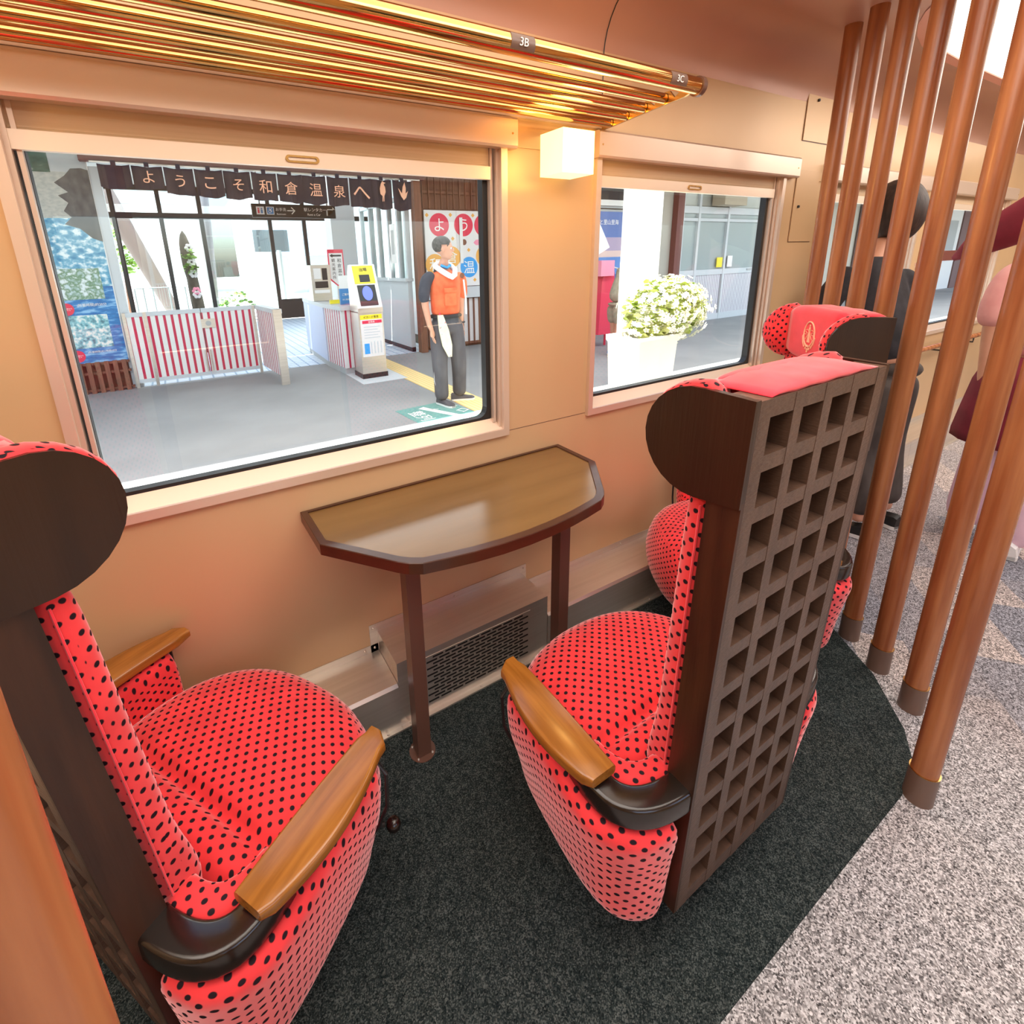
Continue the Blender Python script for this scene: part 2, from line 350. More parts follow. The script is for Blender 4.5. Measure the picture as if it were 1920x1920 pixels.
def window(i, xa, xb, top_x1, handle):
    """frame, blind housing, blind with its bar and pull, rubber gasket and pane"""
    root = thing(f'window_{i}', None, None, (0, 0, 0)); root['kind'] = 'structure'
    fr = B()
    for a in ((xa, xb, -.016, .05, ZB, ZB+.026), (xa, xa+.024, -.016, .05, ZB+.0262, 1.86), (xb-.024, xb, -.016, .05, ZB+.0262, 1.86)): box(fr, *a)
    # inner bevelled sill and reveal
    prism(fr, [(-.012, ZB+.02), (.055, ZB+.02), (.055, ZB+.060), (.030, ZB+.060)], xa+.02, xb-.02, 0)
    for x_, s in ((xa+.022, 1), (xb-.022, -1)):
        box(fr, min(x_, x_+s*.012), max(x_, x_+s*.012), 0, .055, ZB+.02, 1.86)
        box(fr, min(x_+s*.018, x_+s*.027), max(x_+s*.018, x_+s*.027), .012, .055, ZB+.05, 1.86)
    obj('window_frame', fr, MT['alu'], root, bevel=.0015, seg=1)
    g = B()
    gx0, gx1, gz0, gz1 = xa+.036, xb-.05, ZB+.058, 1.80
    ir = rrect(gx0+.014, gx1-.018, gz0+.012, gz1, .035, 5); orr = rrect(gx0, gx1, gz0, gz1+.03, .01, 5)
    n = len(ir)
    va = [g.verts.new((x, .030, z)) for x, z in ir]; vb = [g.verts.new((x, .030, z)) for x, z in orr]
    vc = [g.verts.new((x, .060, z)) for x, z in ir]; vd = [g.verts.new((x, .060, z)) for x, z in orr]
    for k in range(n):
        q = (k+1) % n; g.faces.new((va[k], va[q], vb[q], vb[k])); g.faces.new((vc[k], vd[k], vd[q], vc[q])); g.faces.new((va[k], vc[k], vc[q], va[q])); g.faces.new((vb[k], vb[q], vd[q], vd[k]))
    obj('gasket', g, MT['black'], root)
    obj('window_glass', bx(gx0+.004, gx1-.004, .044, .048, gz0+.004, gz1+.02), MT['glass'], root)
    # blind: fabric roll above, bottom bar with pull
    sh = obj('blind', bx(xa+.03, xb-.05, .016, .020, 1.783, 1.86), MT['shade'], root)
    rl = B(); tube(rl, [(xa+.03, .02, 1.79), (xb-.05, .02, 1.79)], .005, 8); obj('blind_hem', rl, MT['shade'], sh)
    obj('blind_bar', bx(xa+.034, xb-.052, .004, .022, 1.745, 1.783), MT['alu_light'], root, bevel=.002)
    hx = handle
    if hx:
        h = B(); o_ = rrect(hx-.043, hx+.043, 1.755, 1.773, .0089, 6); i_ = rrect(hx-.036, hx+.036, 1.760, 1.768, .0039, 6)
        va = [h.verts.new((x, .0005, z)) for x, z in o_]; vb = [h.verts.new((x, .0005, z)) for x, z in i_]; vc = [h.verts.new((x, .006, z)) for x, z in o_]
        for k in range(len(o_)):
            q = (k+1) % len(o_); h.faces.new((va[k], va[q], vb[q], vb[k])); h.faces.new((va[k], vc[k], vc[q], va[q]))
        obj('blind_pull', h, MT['goldplate'], root)
    # housing over the window
    hs = B(); prism(hs, [(.0, 1.835), (-.030, 1.835), (-.034, 1.842), (-.034, 1.916), (-.028, 1.923), (0, 1.923)], xa-.01 if i > 1 else xa-.25, top_x1, 0)
    o = obj('blind_housing', hs, MT['alu'], root)
    for x in (xa+.006, top_x1-.02):
        sc = B(); bmesh.ops.create_cone(sc, segments=10, radius1=.0035, radius2=.003, depth=.002, cap_ends=True, matrix=Matrix.Translation((x, -.0345, 1.876)) @ Matrix.Rotation(R(90), 4, 'X'))
        obj('screw', sc, MT['goldplate'], o)
    return root
window(1, *WIN[0], 1.008, .345); window(2, *WIN[1], 2.66, 1.94); window(3, *WIN[2], 4.25, 3.6); w4 = window(4, *WIN[3], 5.87, 5.2)
obj('transom', bx(4.60, 5.76, .02, .05, 1.40, 1.47), MT['redbrown'], w4)
# small cover strip behind the wall lamp, and one past the second window
struct('trim_4', bx(1.01, 1.365, -.004, 0, 1.845, 1.905), MT['wall'], bevel=.001, seg=1)
struct('trim_5', bx(2.87, 2.97, -.004, 0, 1.835, 1.875), MT['wall'], bevel=.001, seg=1)

# access hatches
def hatch(x0, x1, z0, z1, kx, kz, label):
    t = thing('access_hatch', label, 'hatch', ((x0+x1)/2, 0, z0))
    cx = (x0+x1)/2
    b = bx(x0-cx, x1-cx, -.005, -.0002, 0, z1-z0); obj('cover', b, MT['wall'], t, bevel=.001, seg=1)
    b = bx(x0-cx-.002, x1-cx+.002, -.0015, -.0001, -.003, z1-z0+.001); obj('gap', b, MT['tableleg'], t)
    k = B(); bmesh.ops.create_cone(k, segments=14, radius1=.007, radius2=.006, depth=.008, cap_ends=True, matrix=Matrix.Translation((kx-cx, -.008, kz-z0)) @ Matrix.Rotation(R(90), 4, 'X'))
    obj('lock', k, MT['black'], t)
hatch(2.694, 2.90, 1.545, 1.877, 2.735, 1.71, 'wall hatch beside the second window, level with its blind housing')
hatch(2.698, 2.93, 2.007, 2.203, 2.785, 2.185, 'upper wall hatch close to the ceiling curve, behind the first pole')

# skirting ducts along the wall
def duct(name, x0, x1):
    b = B(); prism(b, [(0, 0), (-.182, 0), (-.182, .172), (-.174, .182), (0, .182)], x0, x1, 0)
    o = struct(name, b, MT['steel'], bevel=.001, seg=1)
    f = B(); box(f, x0, x1, -.196, -.182, 0, .012); box(f, x0, x1, -.003, -.0005, .182, .212)
    fo = obj('flange', f, MT['steel'], o, bevel=.001, seg=1)
    n = max(2, int((min(x1, 4.5)-x0)/.45))
    for k in range(n):
        x = x0+.05+(min(x1, 4.5)-x0-.1)*k/(n-1)
        for q in ((x, -.189, .012), (x, -.004, .198)): obj('rivet', sphere(B(), q, .004, 8, 6), MT['steel'], fo)
duct('baseboard_left_a', X0, .421); duct('baseboard_left_b', 1.040, 4.3); duct('baseboard_left_c', 4.302, X1)
# heater box with a slotted grille
t = thing('heater', 'stainless steel heater box with slotted grille under the table', 'heater', (.73, 0, 0))
b = B(); hx = .308
box(b, -hx, hx, -.178, -.001, .012, .261); obj('casing', b, MT['steel'], t, bevel=.004)
f = B(); box(f, -hx-.028, hx+.028, -.003, -.001, .012, .292); box(f, -hx, hx, -.196, -.178, .0, .012)
fl = obj('flange', f, MT['steel'], t, bevel=.001, seg=1)
for q in ((-hx-.015, -.004, .278), (0, -.004, .276), (hx+.015, -.004, .278), (-hx-.015, -.004, .20), (hx+.015, -.004, .2), (-hx+.03, -.187, .012), (0, -.187, .012), (hx-.03, -.187, .012)):
    obj('rivet', sphere(B(), q, .0045, 8, 6), MT['steel'], fl)
g = B(); box(g, -.215, .225, -.1795, -.178, .035, .235); gr = obj('grille', g, MT['steel'], t)
g = B()
for r_ in range(14):
    z = .048+r_*.0135
    for c_ in range(9):
        x = -.205+c_*.0475+(.0235 if r_ % 2 else 0)
        if x+.04 < .222: box(g, x, x+.039, -.1803, -.1793, z, z+.0062)
obj('slot', g, MT['black'], gr)

# ------------------------------------------------------------------ table
t = thing('wall_table', 'brown wooden wall table with chamfered corners between two red chairs', 'table', (.7225, 0, 0))
pts = [(-.50, -.004), (-.50, -.215), (-.345, -.405)]
c = []
for k in range(9):
    u = -1+2*k/8; c.append((u*.29, -.492+.035*u*u*u*u-.0))
out = [(-.50, -.004), (-.495, -.215)] + [(-.352, -.402), (-.330, -.424), (-.300, -.443)] + [(u*.275, -.482+.034*u*u) for u in [-.85, -.6, -.3, 0, .3, .6, .85]] + [(.300, -.443), (.330, -.424), (.352, -.402)] + [(.495, -.215), (.50, -.004)]
inn = [(x*.965, (-.016 if y > -.1 else y*.965+.006)) for x, y in out]
b = B(); prism(b, out, .752, .779); tp = obj('tabletop', b, MT['tabletop'], t)
b = B(); n = len(out)
va = [b.verts.new((x, y, .779)) for x, y in out]; va2 = [b.verts.new((x, y, .7835)) for x, y in out]
vi = [b.verts.new((x, y, .7835)) for x, y in inn]; vi2 = [b.verts.new((x*.995, y, .7792)) for x, y in inn]
vb = [b.verts.new((x*1.002, y*1.002, .751)) for x, y in out]; va3 = [b.verts.new((x*1.003, y*1.003, .7815)) for x, y in out]
for k in range(n):
    q = (k+1) % n
    b.faces.new((vb[k], vb[q], va3[q], va3[k])); b.faces.new((va3[k], va3[q], va2[q], va2[k])); b.faces.new((va2[k], va2[q], vi[q], vi[k])); b.faces.new((vi[k], vi[q], vi2[q], vi2[k]))
obj('edge_band', b, MT['tableedge'], t)
for s in (-1, 1):
    lx = s*.277
    lg = obj('leg', bx(lx-.0215, lx+.0215, -.312, -.269, .006, .752), MT['tableleg'], t, bevel=.004)
    lg['label'] = 'square brown metal leg'
    f = obj('foot_plate', cyl(B(), lx, -.2905, 0, .008, .043, .041, 28), MT['tableleg'], lg, smooth=True)
    for a in (20, 110, 200, 290): obj('bolt', sphere(B(), (lx+.034*math.cos(R(a+25)), -.2905+.034*math.sin(R(a+25)), .009), .0042, 8, 6), MT['steel'], f)

# ------------------------------------------------------------------ wall lamp
t = thing('wall_lamp', 'glowing cube wall lamp of opal glass between the windows', 'lamp', (1.18, 0, 1.759))
obj('lamp_shade', bx(-.066, .066, -.124, -.012, 0, .128), MT['lampglow'], t, bevel=.008, seg=3, smooth=True)
obj('back_plate', bx(-.05, .05, -.012, -.0045, .015, .113), MT['goldplate'], t)
lp = bpy.data.lights.new('wall_lamp_light', 'POINT'); lp.energy = 4.5; lp.color = (1, .55, .16); lp.shadow_soft_size = .07
lo = bpy.data.objects.new('wall_lamp_light', lp); COL.objects.link(lo); lo.location = (1.18, -.20, 1.82)
lp2 = bpy.data.lights.new('wall_lamp_light', 'POINT'); lp2.energy = 4.5; lp2.color = (1, .55, .16); lp2.shadow_soft_size = .07
t = thing('wall_lamp', 'unseen cube wall lamp added left of the first window', 'lamp', (-.62, 0, 1.759))  # added out of view to light the left wall
obj('lamp_shade', bx(-.066, .066, -.124, -.012, 0, .128), MT['lampglow'], t, bevel=.008, seg=3, smooth=True)
obj('back_plate', bx(-.05, .05, -.012, -.0045, .015, .113), MT['goldplate'], t)
lo = bpy.data.objects.new('wall_lamp_light', lp2); COL.objects.link(lo); lo.location = (-.62, -.20, 1.82)

# ------------------------------------------------------------------ luggage rack
t = thing('luggage_rack', 'polished brass tube luggage rack above the first window', 'luggage rack', (0, 0, 0))
xe = 1.385
def rod(y, z, r, x1=xe): return tube(B(), [(X0+.01, y, z), (x1, y, z)], r, 24)
fr = obj('front_rail', rod(-.360, 1.972, .0225, xe+.035), MT['gold'], t, smooth=True)
cp = B(); tube(cp, [(xe+.030, -.360, 1.972), (xe+.046, -.360, 1.972)], .0265, 24); obj('end_cap', cp, MT['tableleg'], fr, smooth=True)
for y, z in ((-.272, 1.958), (-.195, 1.952), (-.120, 1.946), (-.050, 1.940)):
    obj('rail', rod(y, z, .0150, xe-.002), MT['gold'], t, smooth=True)
for x in (xe, -1.2):
    p = B(); prism(p, [(-.002, 1.925), (-.345, 1.945), (-.375, 1.955), (-.36, 1.985), (-.31, 1.952), (-.29, 1.975), (-.255, 1.975), (-.235, 1.948), (-.21, 1.968), (-.18, 1.968), (-.16, 1.944), (-.135, 1.962), (-.105, 1.962), (-.085, 1.94), (-.06, 1.957), (-.03, 1.957), (-.002, 1.99)], x, x+.008, 0)
    obj('bracket', p, MT['goldplate'], t)
bk = B(); box(bk, X0+.01, xe, -.012, -.002, 1.93, 1.952); obj('wall_rail', bk, MT['alu'], t)
for x, s in ((.773, '3B'), (1.313, '3C')):
    p = B(); n = 8; ringa = []; ringb = []
    for x_ in (x-.033, x+.033):
        ringa.append([Vector((x_, -.360-0.0236*math.cos(R(a)), 1.972+0.0236*math.sin(R(a)))) for a in range(-42, 43, 12)] + [Vector((x_, -.360-0.0220*math.cos(R(a)), 1.972+0.0220*math.sin(R(a)))) for a in range(42, -43, -12)])
    pl = obj('seat_number_plate', loft(ringa), MT['polecap'], fr, smooth=True)
    text('seat_number', s, (x, -.3846, 1.971), MT['whitetext'], h=.017, parent=pl, shear=.15, rot=(R(90), 0, 0), depth=.0003)

# ------------------------------------------------------------------ ceiling lamps (recessed, rounded ends)
def ceiling_lamp(x0, x1, label):
    y0, y1 = -2.15, -.308
    t = thing('ceiling_lamp', label, 'ceiling lamp', ((x0+x1)/2, (y0+y1)/2, CZ), 0)
    hx_, hy_ = (x1-x0)/2, (y1-y0)/2
    def ov(e):
        pts = []
        for sx_, sy_, a0 in ((1, 1, 0), (-1, 1, 90), (-1, -1, 180), (1, -1, 270)):
            for k in range(9):
                q = R(a0+90*k/8); pts.append((sx_*(hx_-.85)+(.85+e)*math.cos(q), sy_*(hy_-.34)+(.34+e)*math.sin(q)))
        return pts
    a, b_ = ov(0), ov(.055)
    b = B(); n = len(a); lo_ = [b.verts.new((x, y, -.012)) for x, y in a]; hi = [b.verts.new((x, y, -.004)) for x, y in b_]; up = [b.verts.new((x, y, -.002)) for x, y in a]
    for k in range(n):
        q = (k+1) % n; b.faces.new((lo_[k], lo_[q], hi[q], hi[k])); b.faces.new((lo_[k], up[k], up[q], lo_[q]))
    obj('rim', b, MT['pinkrim'], t)
    obj('diffuser', prism(B(), a, -.006, -.003), MT['ceilglow'], t)
ceiling_lamp(2.52, 6.9, 'long oval ceiling lamp over the aisle behind the poles')
ceiling_lamp(-1.7, 1.75, 'unseen long oval ceiling lamp added above the seats')  # extra lamp out of view, added to light the seats

# ------------------------------------------------------------------ poles
PG = 'round timber poles screening the bay'
pole_labels = ['wooden pole nearest the window wall, first of the diagonal row', 'second wooden pole from the wall, partly behind the first', 'third wooden pole from the wall, left of the dark-haired head',
 'fourth wooden pole, in front of the dark hair', 'fifth wooden pole, first whose socket shows right of the lattice chair', 'sixth wooden pole, socket on the edge of the dark carpet',
 'seventh wooden pole, last but one towards the viewer', 'nearest wooden pole on the right, at the carpet corner']
def pole(x, y, label, group=PG, first=None):
    t = thing('wooden_pole', label, 'pole', (x, y, 0), 0, group)
    obj('shaft', cyl(B(), 0, 0, .08, CZ, .0305, seg=28), MT['polewood'], t, smooth=True)
    s = B(); cyl(s, 0, 0, .0, .100, .0345, .0335, 28); obj('socket', s, MT['polecap'], t, smooth=True)
    obj('collar_ring', cyl(B(), 0, 0, .100, .1010, .0342, .0342, 28), MT['goldplate'], t, smooth=True)
    return t
base = pole(2.506, -.241, pole_labels[0])
for (x, y), lb in zip(((2.413, -.365), (2.315, -.495), (2.215, -.627), (2.117, -.758), (2.024, -.891), (1.921, -1.024), (1.583, -1.157)), pole_labels[1:]):
    c_ = base.copy(); COL.objects.link(c_); c_.location = (x, y, 0); c_['label'] = lb; c_.rotation_euler = (0, 0, x*9)
    for ch in base.children:
        d_ = ch.copy(); COL.objects.link(d_); d_.parent = c_
c_ = base.copy(); COL.objects.link(c_); c_.location = (-.131, -1.157, 0); c_['label'] = 'wooden pole very close in the lower left corner'; c_.rotation_euler = (0, 0, 2.2)
for ch in base.children:
    d_ = ch.copy(); COL.objects.link(d_); d_.parent = c_

# ------------------------------------------------------------------ chairs
HW = .2175
def pb(z): return -.290 - (z-.06)*.0288        # back face of the leaning back panel
def make_chair(name='armchair'):
    t = thing(name, '', 'armchair')
    # lattice
    b = B()
    def slab(x0, x1, z0, z1, d0=0, d1=.055):
        vs = [b.verts.new((x, pb(z)+d, z)) for z in (z0, z1) for d in (d0, d1) for x in (x0, x1)]
        for f in ((0, 2, 3, 1), (4, 5, 7, 6), (0, 1, 5, 4), (2, 6, 7, 3), (0, 4, 6, 2), (1, 3, 7, 5)): b.faces.new([vs[i] for i in f])
    cols = [(-.1843+k*.0995, -.1843+k*.0995+.070) for k in range(4)]
    st_ = [-HW] + [v for c in cols for v in c] + [HW]
    for k in range(0, len(st_), 2): slab(st_[k], st_[k+1], .06, 1.276)
    zs = [.06] + [v for k in range(12) for v in (.104+.0975*k, .171+.0975*k)] + [1.276]
    for k in range(0, len(zs), 2):
        for a, c in ((-.19, .19),): slab(a, c, zs[k], zs[k+1], .0007, .0543)
    lt = obj('lattice_panel', b, MT['lattice'], t)
    b = B(); vs = [b.verts.new((x, pb(z)+d, z)) for z in (.065, 1.27) for d in (.0552, .062) for x in (-.213, .213)]
    for f in ((0, 2, 3, 1), (4, 5, 7, 6), (0, 1, 5, 4), (2, 6, 7, 3), (0, 4, 6, 2), (1, 3, 7, 5)): b.faces.new([vs[i] for i in f])
    obj('backing_board', b, MT['backing'], t)
    for s in (-1, 1):
        # side board
        b = B(); vs = [b.verts.new((s*x, pb(z)+d, z)) for z in (.06, 1.10) for d in (0, .062) for x in (HW+.0003, HW+.009)]
        for f in ((0, 2, 3, 1), (4, 5, 7, 6), (0, 1, 5, 4), (2, 6, 7, 3), (0, 4, 6, 2), (1, 3, 7, 5)): b.faces.new([vs[i] for i in f])
        obj('side_board', b, MT['darkwood'], t)
        # wing
        oc = [(pb(1.276)+.0, 1.278)]
        for k in range(15):
            a = R(95-190*k/14); oc.append((-.225+.104*math.cos(a)+(.0 if a > 0 else .0), 1.180+.101*math.sin(a)))
        oc += [(-.262, 1.083), (pb(1.09), 1.090)]
        b = B(); prism(b, oc, s*(HW+.0003), s*(HW+.014), 0); obj('wing_board', b, MT['wingwood'], t, bevel=.0015, seg=1)
        # padding inside the wing, bulging past its rim
        rings = []
        for j in range(9):
            u = j/8; xx_ = s*(HW+.006-.050*u); gsc = 1.0+.085*math.sin(PI*min(1, u*1.15+.12))-.16*max(0, u-.72)
            ring = []
            for k in range(24):
                a = 2*PI*k/24; sq = 1
                yy = -.235+.112*gsc*math.cos(a); zz = 1.180+.104*gsc*math.sin(a)
                if math.cos(a) < 0: yy = -.235+.022*math.cos(a); zz = 1.18+.100*gsc*(math.copysign(min(1, abs(math.sin(a))*1.12), math.sin(a)))
                ring.append(Vector((xx_, yy, zz)))
            rings.append(ring)
        obj('wing_pad', loft(rings), MT['dots'], t, smooth='all')
    # headrest cushion under a plain velvet cover
    rings = []
    for j in range(11):
        x = -.165+.33*j/10; e = 1-.12*abs(j/5-1)**6
        pr = rrect(pb(1.2)+.066, -.188, 1.085, 1.292, .030, 5)
        cy, cz_ = -.225, 1.19
        rings.append([Vector((x, cy+(y-cy)*e, cz_+(z-cz_)*e)) for y, z in pr])
    hc = obj('headrest_cover', loft(rings), MT['redcover'], t, smooth='all')
    rings = []
    for k in range(17):
        x = -.185+.37*k/16; e = max(.06, 1-abs(k/8-1)**5)
        up = [(pb(1.276)+.003, 1.2775), (pb(1.276)+.002, 1.2775+.007*e), (pb(1.276)+.010, 1.2775+.013*e), (pb(1.276)+.035, 1.2775+.015*e), (-.26, 1.2775+.016*e), (-.225, 1.2775+.014*e), (-.203, 1.2775+.004*e)]
        rings.append([Vector((x, y, z+.0012*math.sin(x*70+y*40))) for y, z in up]+[Vector((x, -.21, 1.262)), Vector((x, -.25, 1.2765))])
    obj('cover_fold', loft(rings), MT['redcover'], hc, smooth='all')
    # emblem: oval ring, tower, waves, berries at the foot
    em = B(); yf = -.1865
    def ribbon(pts, r_): tube(em, [(x, yf, 1.192+z) for x, z in pts], r_*1.15, 5)
    ribbon([(.034*math.cos(2*PI*k/28), .047*math.sin(2*PI*k/28)) for k in range(29)], .0026)
    prism(em, [(-.008, -.033), (.008, -.033), (.003, .012), (-.003, .012)], yf-.001, yf+.001, 1) if False else None
    vs = [(-.008, -.031), (.008, -.031), (.0035, .012), (-.0035, .012)]
    prism(em, [(x, 1.192+z) for x, z in vs], yf-.002, yf+.0015, 1)
    sphere(em, (0, yf, 1.192+.020), .0055, 8, 6, (1, .4, 1.4)); sphere(em, (0, yf, 1.192+.032), .004, 8, 6, (1, .4, 1.3))
    for s in (-1, 1):
        ribbon([(s*.003, .012), (s*.014, .017), (s*.026, .014), (s*.022, .006), (s*.012, .003), (s*.018, -.002), (s*.031, -.003)], .0011)
        ribbon([(s*.003, .006), (s*.010, -.006), (s*.020, -.020)], .0011)
        ribbon([(s*.034, .0), (s*.040, -.012), (s*.034, -.035), (s*.022, -.052)], .0022)
    for x, z in ((-.016, -.043), (-.006, -.047), (.005, -.045), (.015, -.042), (-.010, -.056), (.001, -.058), (.012, -.055), (0, -.066)):
        sphere(em, (x, yf, 1.192+z), .0052, 8, 6, (1, .35, 1))
    e_ = obj('emblem', em, MT['emblem'], hc); e_['label'] = 'pale gold lighthouse emblem'
    # back cushion
    rings = []
    for j in range(26):
        u = j/25; z = .335+(1.088-.335)*u
        th = .064+.014*math.exp(-((z-.40)/.10)**2)-.010*u
        e = min(1, (1-abs(2*u-1)**14))*.25+.75
        y0 = pb(z)+.062; pr = rrect(-.214, .214, y0, y0+th*e, min(.026, th*e*.48), 5)
        rings.append([Vector((x, y, z)) for x, y in pr])
    bc = obj('back_cushion', loft(rings), MT['dots'], t, smooth='all')
    for s in (-1, 1): obj('piping', tube(B(), [(s*.2155, pb(z)+.078, z) for z in [.36+.02*k for k in range(36)]], .0022, 5), MT['redcover'], bc)
    # seat: domed round cushion with a crease towards the back
    rings = []; NK = 110
    def edge(a):
        c, s = math.cos(a), math.sin(a); p = 2.35
        rx = .372; ry = .350 if s > 0 else .215
        k = (abs(c/rx)**p+abs(s/ry)**p)**(-1/p); return k*c, k*s-.015
    key = [(0, .378), (.25, .376), (.5, .371), (.65, .364), (.78, .348), (.88, .320), (.94, .287), (.98, .243), (1.0, .195), (.99, .155), (.965, .12), (.92, .09), (.84, .075)]
    prof = []
    for (f0, z0), (f1, z1) in zip(key, key[1:]):
        m_ = max(1, int(abs(f1-f0)/.028)) if z0 > .3 else 2
        prof += [(f0+(f1-f0)*q/m_, z0+(z1-z0)*q/m_) for q in range(m_)]
    prof = [(.004, .378)] + prof[1:] + [key[-1]]
    for f_, z in prof:
        ring = []
        for k in range(NK):
            x, y = edge(2*PI*k/NK); x *= f_; y = (y+.015)*f_-.015; zz = z
            if z > .28:
                d = y+.078; zz -= .024*math.exp(-(d/.016)**2); zz += .020*max(0, min(1, (-d-.01)/.05))*(1-f_**8)
            ring.append(Vector((x, y, zz)))
        rings.append(ring)
    b = loft(rings, cap=True); uvl = b.loops.layers.uv.active
    for f in b.faces:      # straight-down projection on top, wrapped on the flank
        for lp in f.loops:
            co = lp.vert.co; top = sum(v.co.z for v in f.verts)/len(f.verts) > .318
            if top: lp[uvl].uv = (co.x, co.y)
            else:
                a = math.atan2(co.y+.015, co.x)
                if a < -PI/2: a += 2*PI
                lp[uvl].uv = (a*.345, co.z*1.25)
    for f in b.faces:
        if not sum(v.co.z for v in f.verts)/len(f.verts) > .318:
            us = [lp[uvl].uv.x for lp in f.loops]
            if max(us)-min(us) > 1.0:
                for lp in f.loops:
                    if lp[uvl].uv.x < .4: lp[uvl].uv.x += 2*PI*.345
    obj('seat', b, MT['dots'], t, smooth='all')
    # upholstered side shells, armrests and brackets
    for s in (-1, 1):
        path = [(.385, .125), (.392, .09), (.397, .04), (.400, -.02), (.402, -.08), (.400, -.14), (.391, -.195), (.368, -.240), (.332, -.268), (.285, -.282), (.236, -.286)]
        rings = []
        nP = len(path)
        for i, (x, y) in enumerate(path):
            a = Vector(path[min(i+1, nP-1)])-Vector(path[max(i-1, 0)]); a.normalize(); no = Vector((-a.y, a.x))   # outward
            if no.dot(Vector((x, y+.05))) < 0: no = -no
            u = i/(nP-1)
            ztop = .440-.072*min(1, max(0, (u-.30)/.30)) ; 
            tap = .045-.03*u; zb_ = .028+.06*(1-u)
            if i == 0: sh_ = .80
            elif i == nP-1: sh_ = .9
            else: sh_ = 1
            sec = [(-tap, zb_), (-tap*.62, zb_+.07), (-tap*.25, zb_+.15), (.012, .30), (.020, ztop-.03), (.012, ztop-.008), (-.004, ztop), (-.040, ztop), (-.058, ztop-.008), (-.066, ztop-.03), (-.068, .30), (-.075, .20), (-tap-.05, zb_)]
            if i >= nP-2: sec = [(o_*.8, z_) for o_, z_ in sec]
            rings.append([Vector((s*(x+no.x*o_), y+no.y*o_, z_)) for o_, z_ in sec])
        # subdivide the sections for a softer skin
        obj_ = obj('side_panel', loft(rings), MT['dots'], t, smooth='all')
        md = obj_.modifiers.new('s', 'SUBSURF'); md.levels = 2; md.render_levels = 2; md.uv_smooth = 'NONE'
        pp = B(); tube(pp, [(s*(.400-.02), .130, .432), (s*.405, .132, .40), (s*.400, .131, .30), (s*.37, .131, .22), (s*.345, .131, .17)], .0045, 6)
        obj('front_piping', pp, MT['black'], obj_)
        # armrest
        rings = []
        for k in range(19):
            u = k/18; y = -.190+.355*u
            wdt = .052+.046*math.sin(PI*min(1, (u*.86+.14)))**1.0
            if u > .93: wdt *= 1-.38*((u-.93)/.07)**2
            if u < .05: wdt *= .93+.07*(u/.05)
            th = .030 if .04 < u < .96 else .024
            xi = .334+(.006 if u > .9 else 0); zt = .478-.006*(2*u-1)**2
            pr = rrect(xi, xi+wdt, zt-th, zt, .008, 3)
            rings.append([Vector((s*x_, y, z_)) for x_, z_ in pr])
        ar = obj('armrest', loft(rings), MT['armwood'], t, smooth=True)
        pp = B(); box(pp, min(s*.352, s*.388), max(s*.352, s*.388), -.15, .12, .436, .452); obj('arm_rail', pp, MT['darkwood'], t)
        # bracket curving from the back panel to the arm
        rings = []
        for k in range(17):
            a = k/16
            P0, P1, P2, P3 = Vector((.366, -.120)), Vector((.372, -.225)), Vector((.335, -.262)), Vector((.219, -.268))
            p = P0*(1-a)**3+P1*3*a*(1-a)**2+P2*3*a*a*(1-a)+P3*a**3
            dv = (P1-P0)*3*(1-a)**2+(P2-P1)*6*a*(1-a)+(P3-P2)*3*a*a; dv.normalize(); no = Vector((-dv.y, dv.x))
            if no.dot(p) < 0: no = -no
            zt = .448-.014*min(1, a*3); pr = rrect(-.028, .030, zt-.058, zt, .010, 3)
            rings.append([Vector((s*(p.x+no.x*o_), p.y+no.y*o_, z_)) for o_, z_ in pr])
        br = obj('arm_bracket', loft(rings), MT['blackgloss'], t, smooth=True)
        # upholstered fill between bracket and seat
        rings = []
        for k in range(11):
            a = k/10; p = Vector((.335, -.10))*(1-a)**2+Vector((.335, -.235))*2*a*(1-a)+Vector((.205, -.232))*a*a
            dv = (Vector((.335, -.235))-Vector((.335, -.10)))*(1-a)+(Vector((.205, -.232))-Vector((.335, -.235)))*a; dv.normalize(); no = Vector((-dv.y, dv.x))
            if no.dot(p) < 0: no = -no
            pr = rrect(-.045, .018, .25, .428, .020, 4)
            rings.append([Vector((s*(p.x+no.x*o_), p.y+no.y*o_, z_)) for o_, z_ in pr])
        obj('inner_pad', loft(rings), MT['dots'], t, smooth='all')
    # pedestal and lever
    b = B(); cyl(b, 0, -.03, -.1149, -.10, .20, .19, 32); cyl(b, 0, -.03, -.10, .12, .10, .13, 32); obj('pedestal', b, MT['black'], t, smooth=True)
    b = B(); tube(b, [(.20, .12, .10), (.325, .195, .105)], .006, 8); lv = obj('lever', b, MT['black'], t, smooth=True)
    b = B(); sphere(b, (.345, .205, .106), .019, 16, 12); obj('lever_knob', b, MT['blackgloss'], lv, smooth='all')
    return t
ch = make_chair()
CG = 'red polka-dot armchairs'
def copy_tree(o, parent=None):
    c = o.copy(); COL.objects.link(c); c.parent = parent
    for k in o.children: copy_tree(k, c)
    return c
spots = [((.900, -.752), 90.3, 'red polka-dot wing armchair seen from behind, its full dark wood lattice back showing'),
         ((-.080, -.402), 31, 'red polka-dot armchair at the left edge, its seat towards the table'),
         ((1.764, -.436), 144, 'red polka-dot armchair facing us by the poles, emblem on its headrest')]
CHAIRS = []
for i, ((x, y), hd, lb) in enumerate(spots):
    o = ch if i == 0 else copy_tree(ch)
    o.location = (x, y, .1125); o.scale = (.925,)*3; o.rotation_euler = (0, 0, R(hd-90)); o['label'] = lb; o['group'] = CG; CHAIRS.append(o)

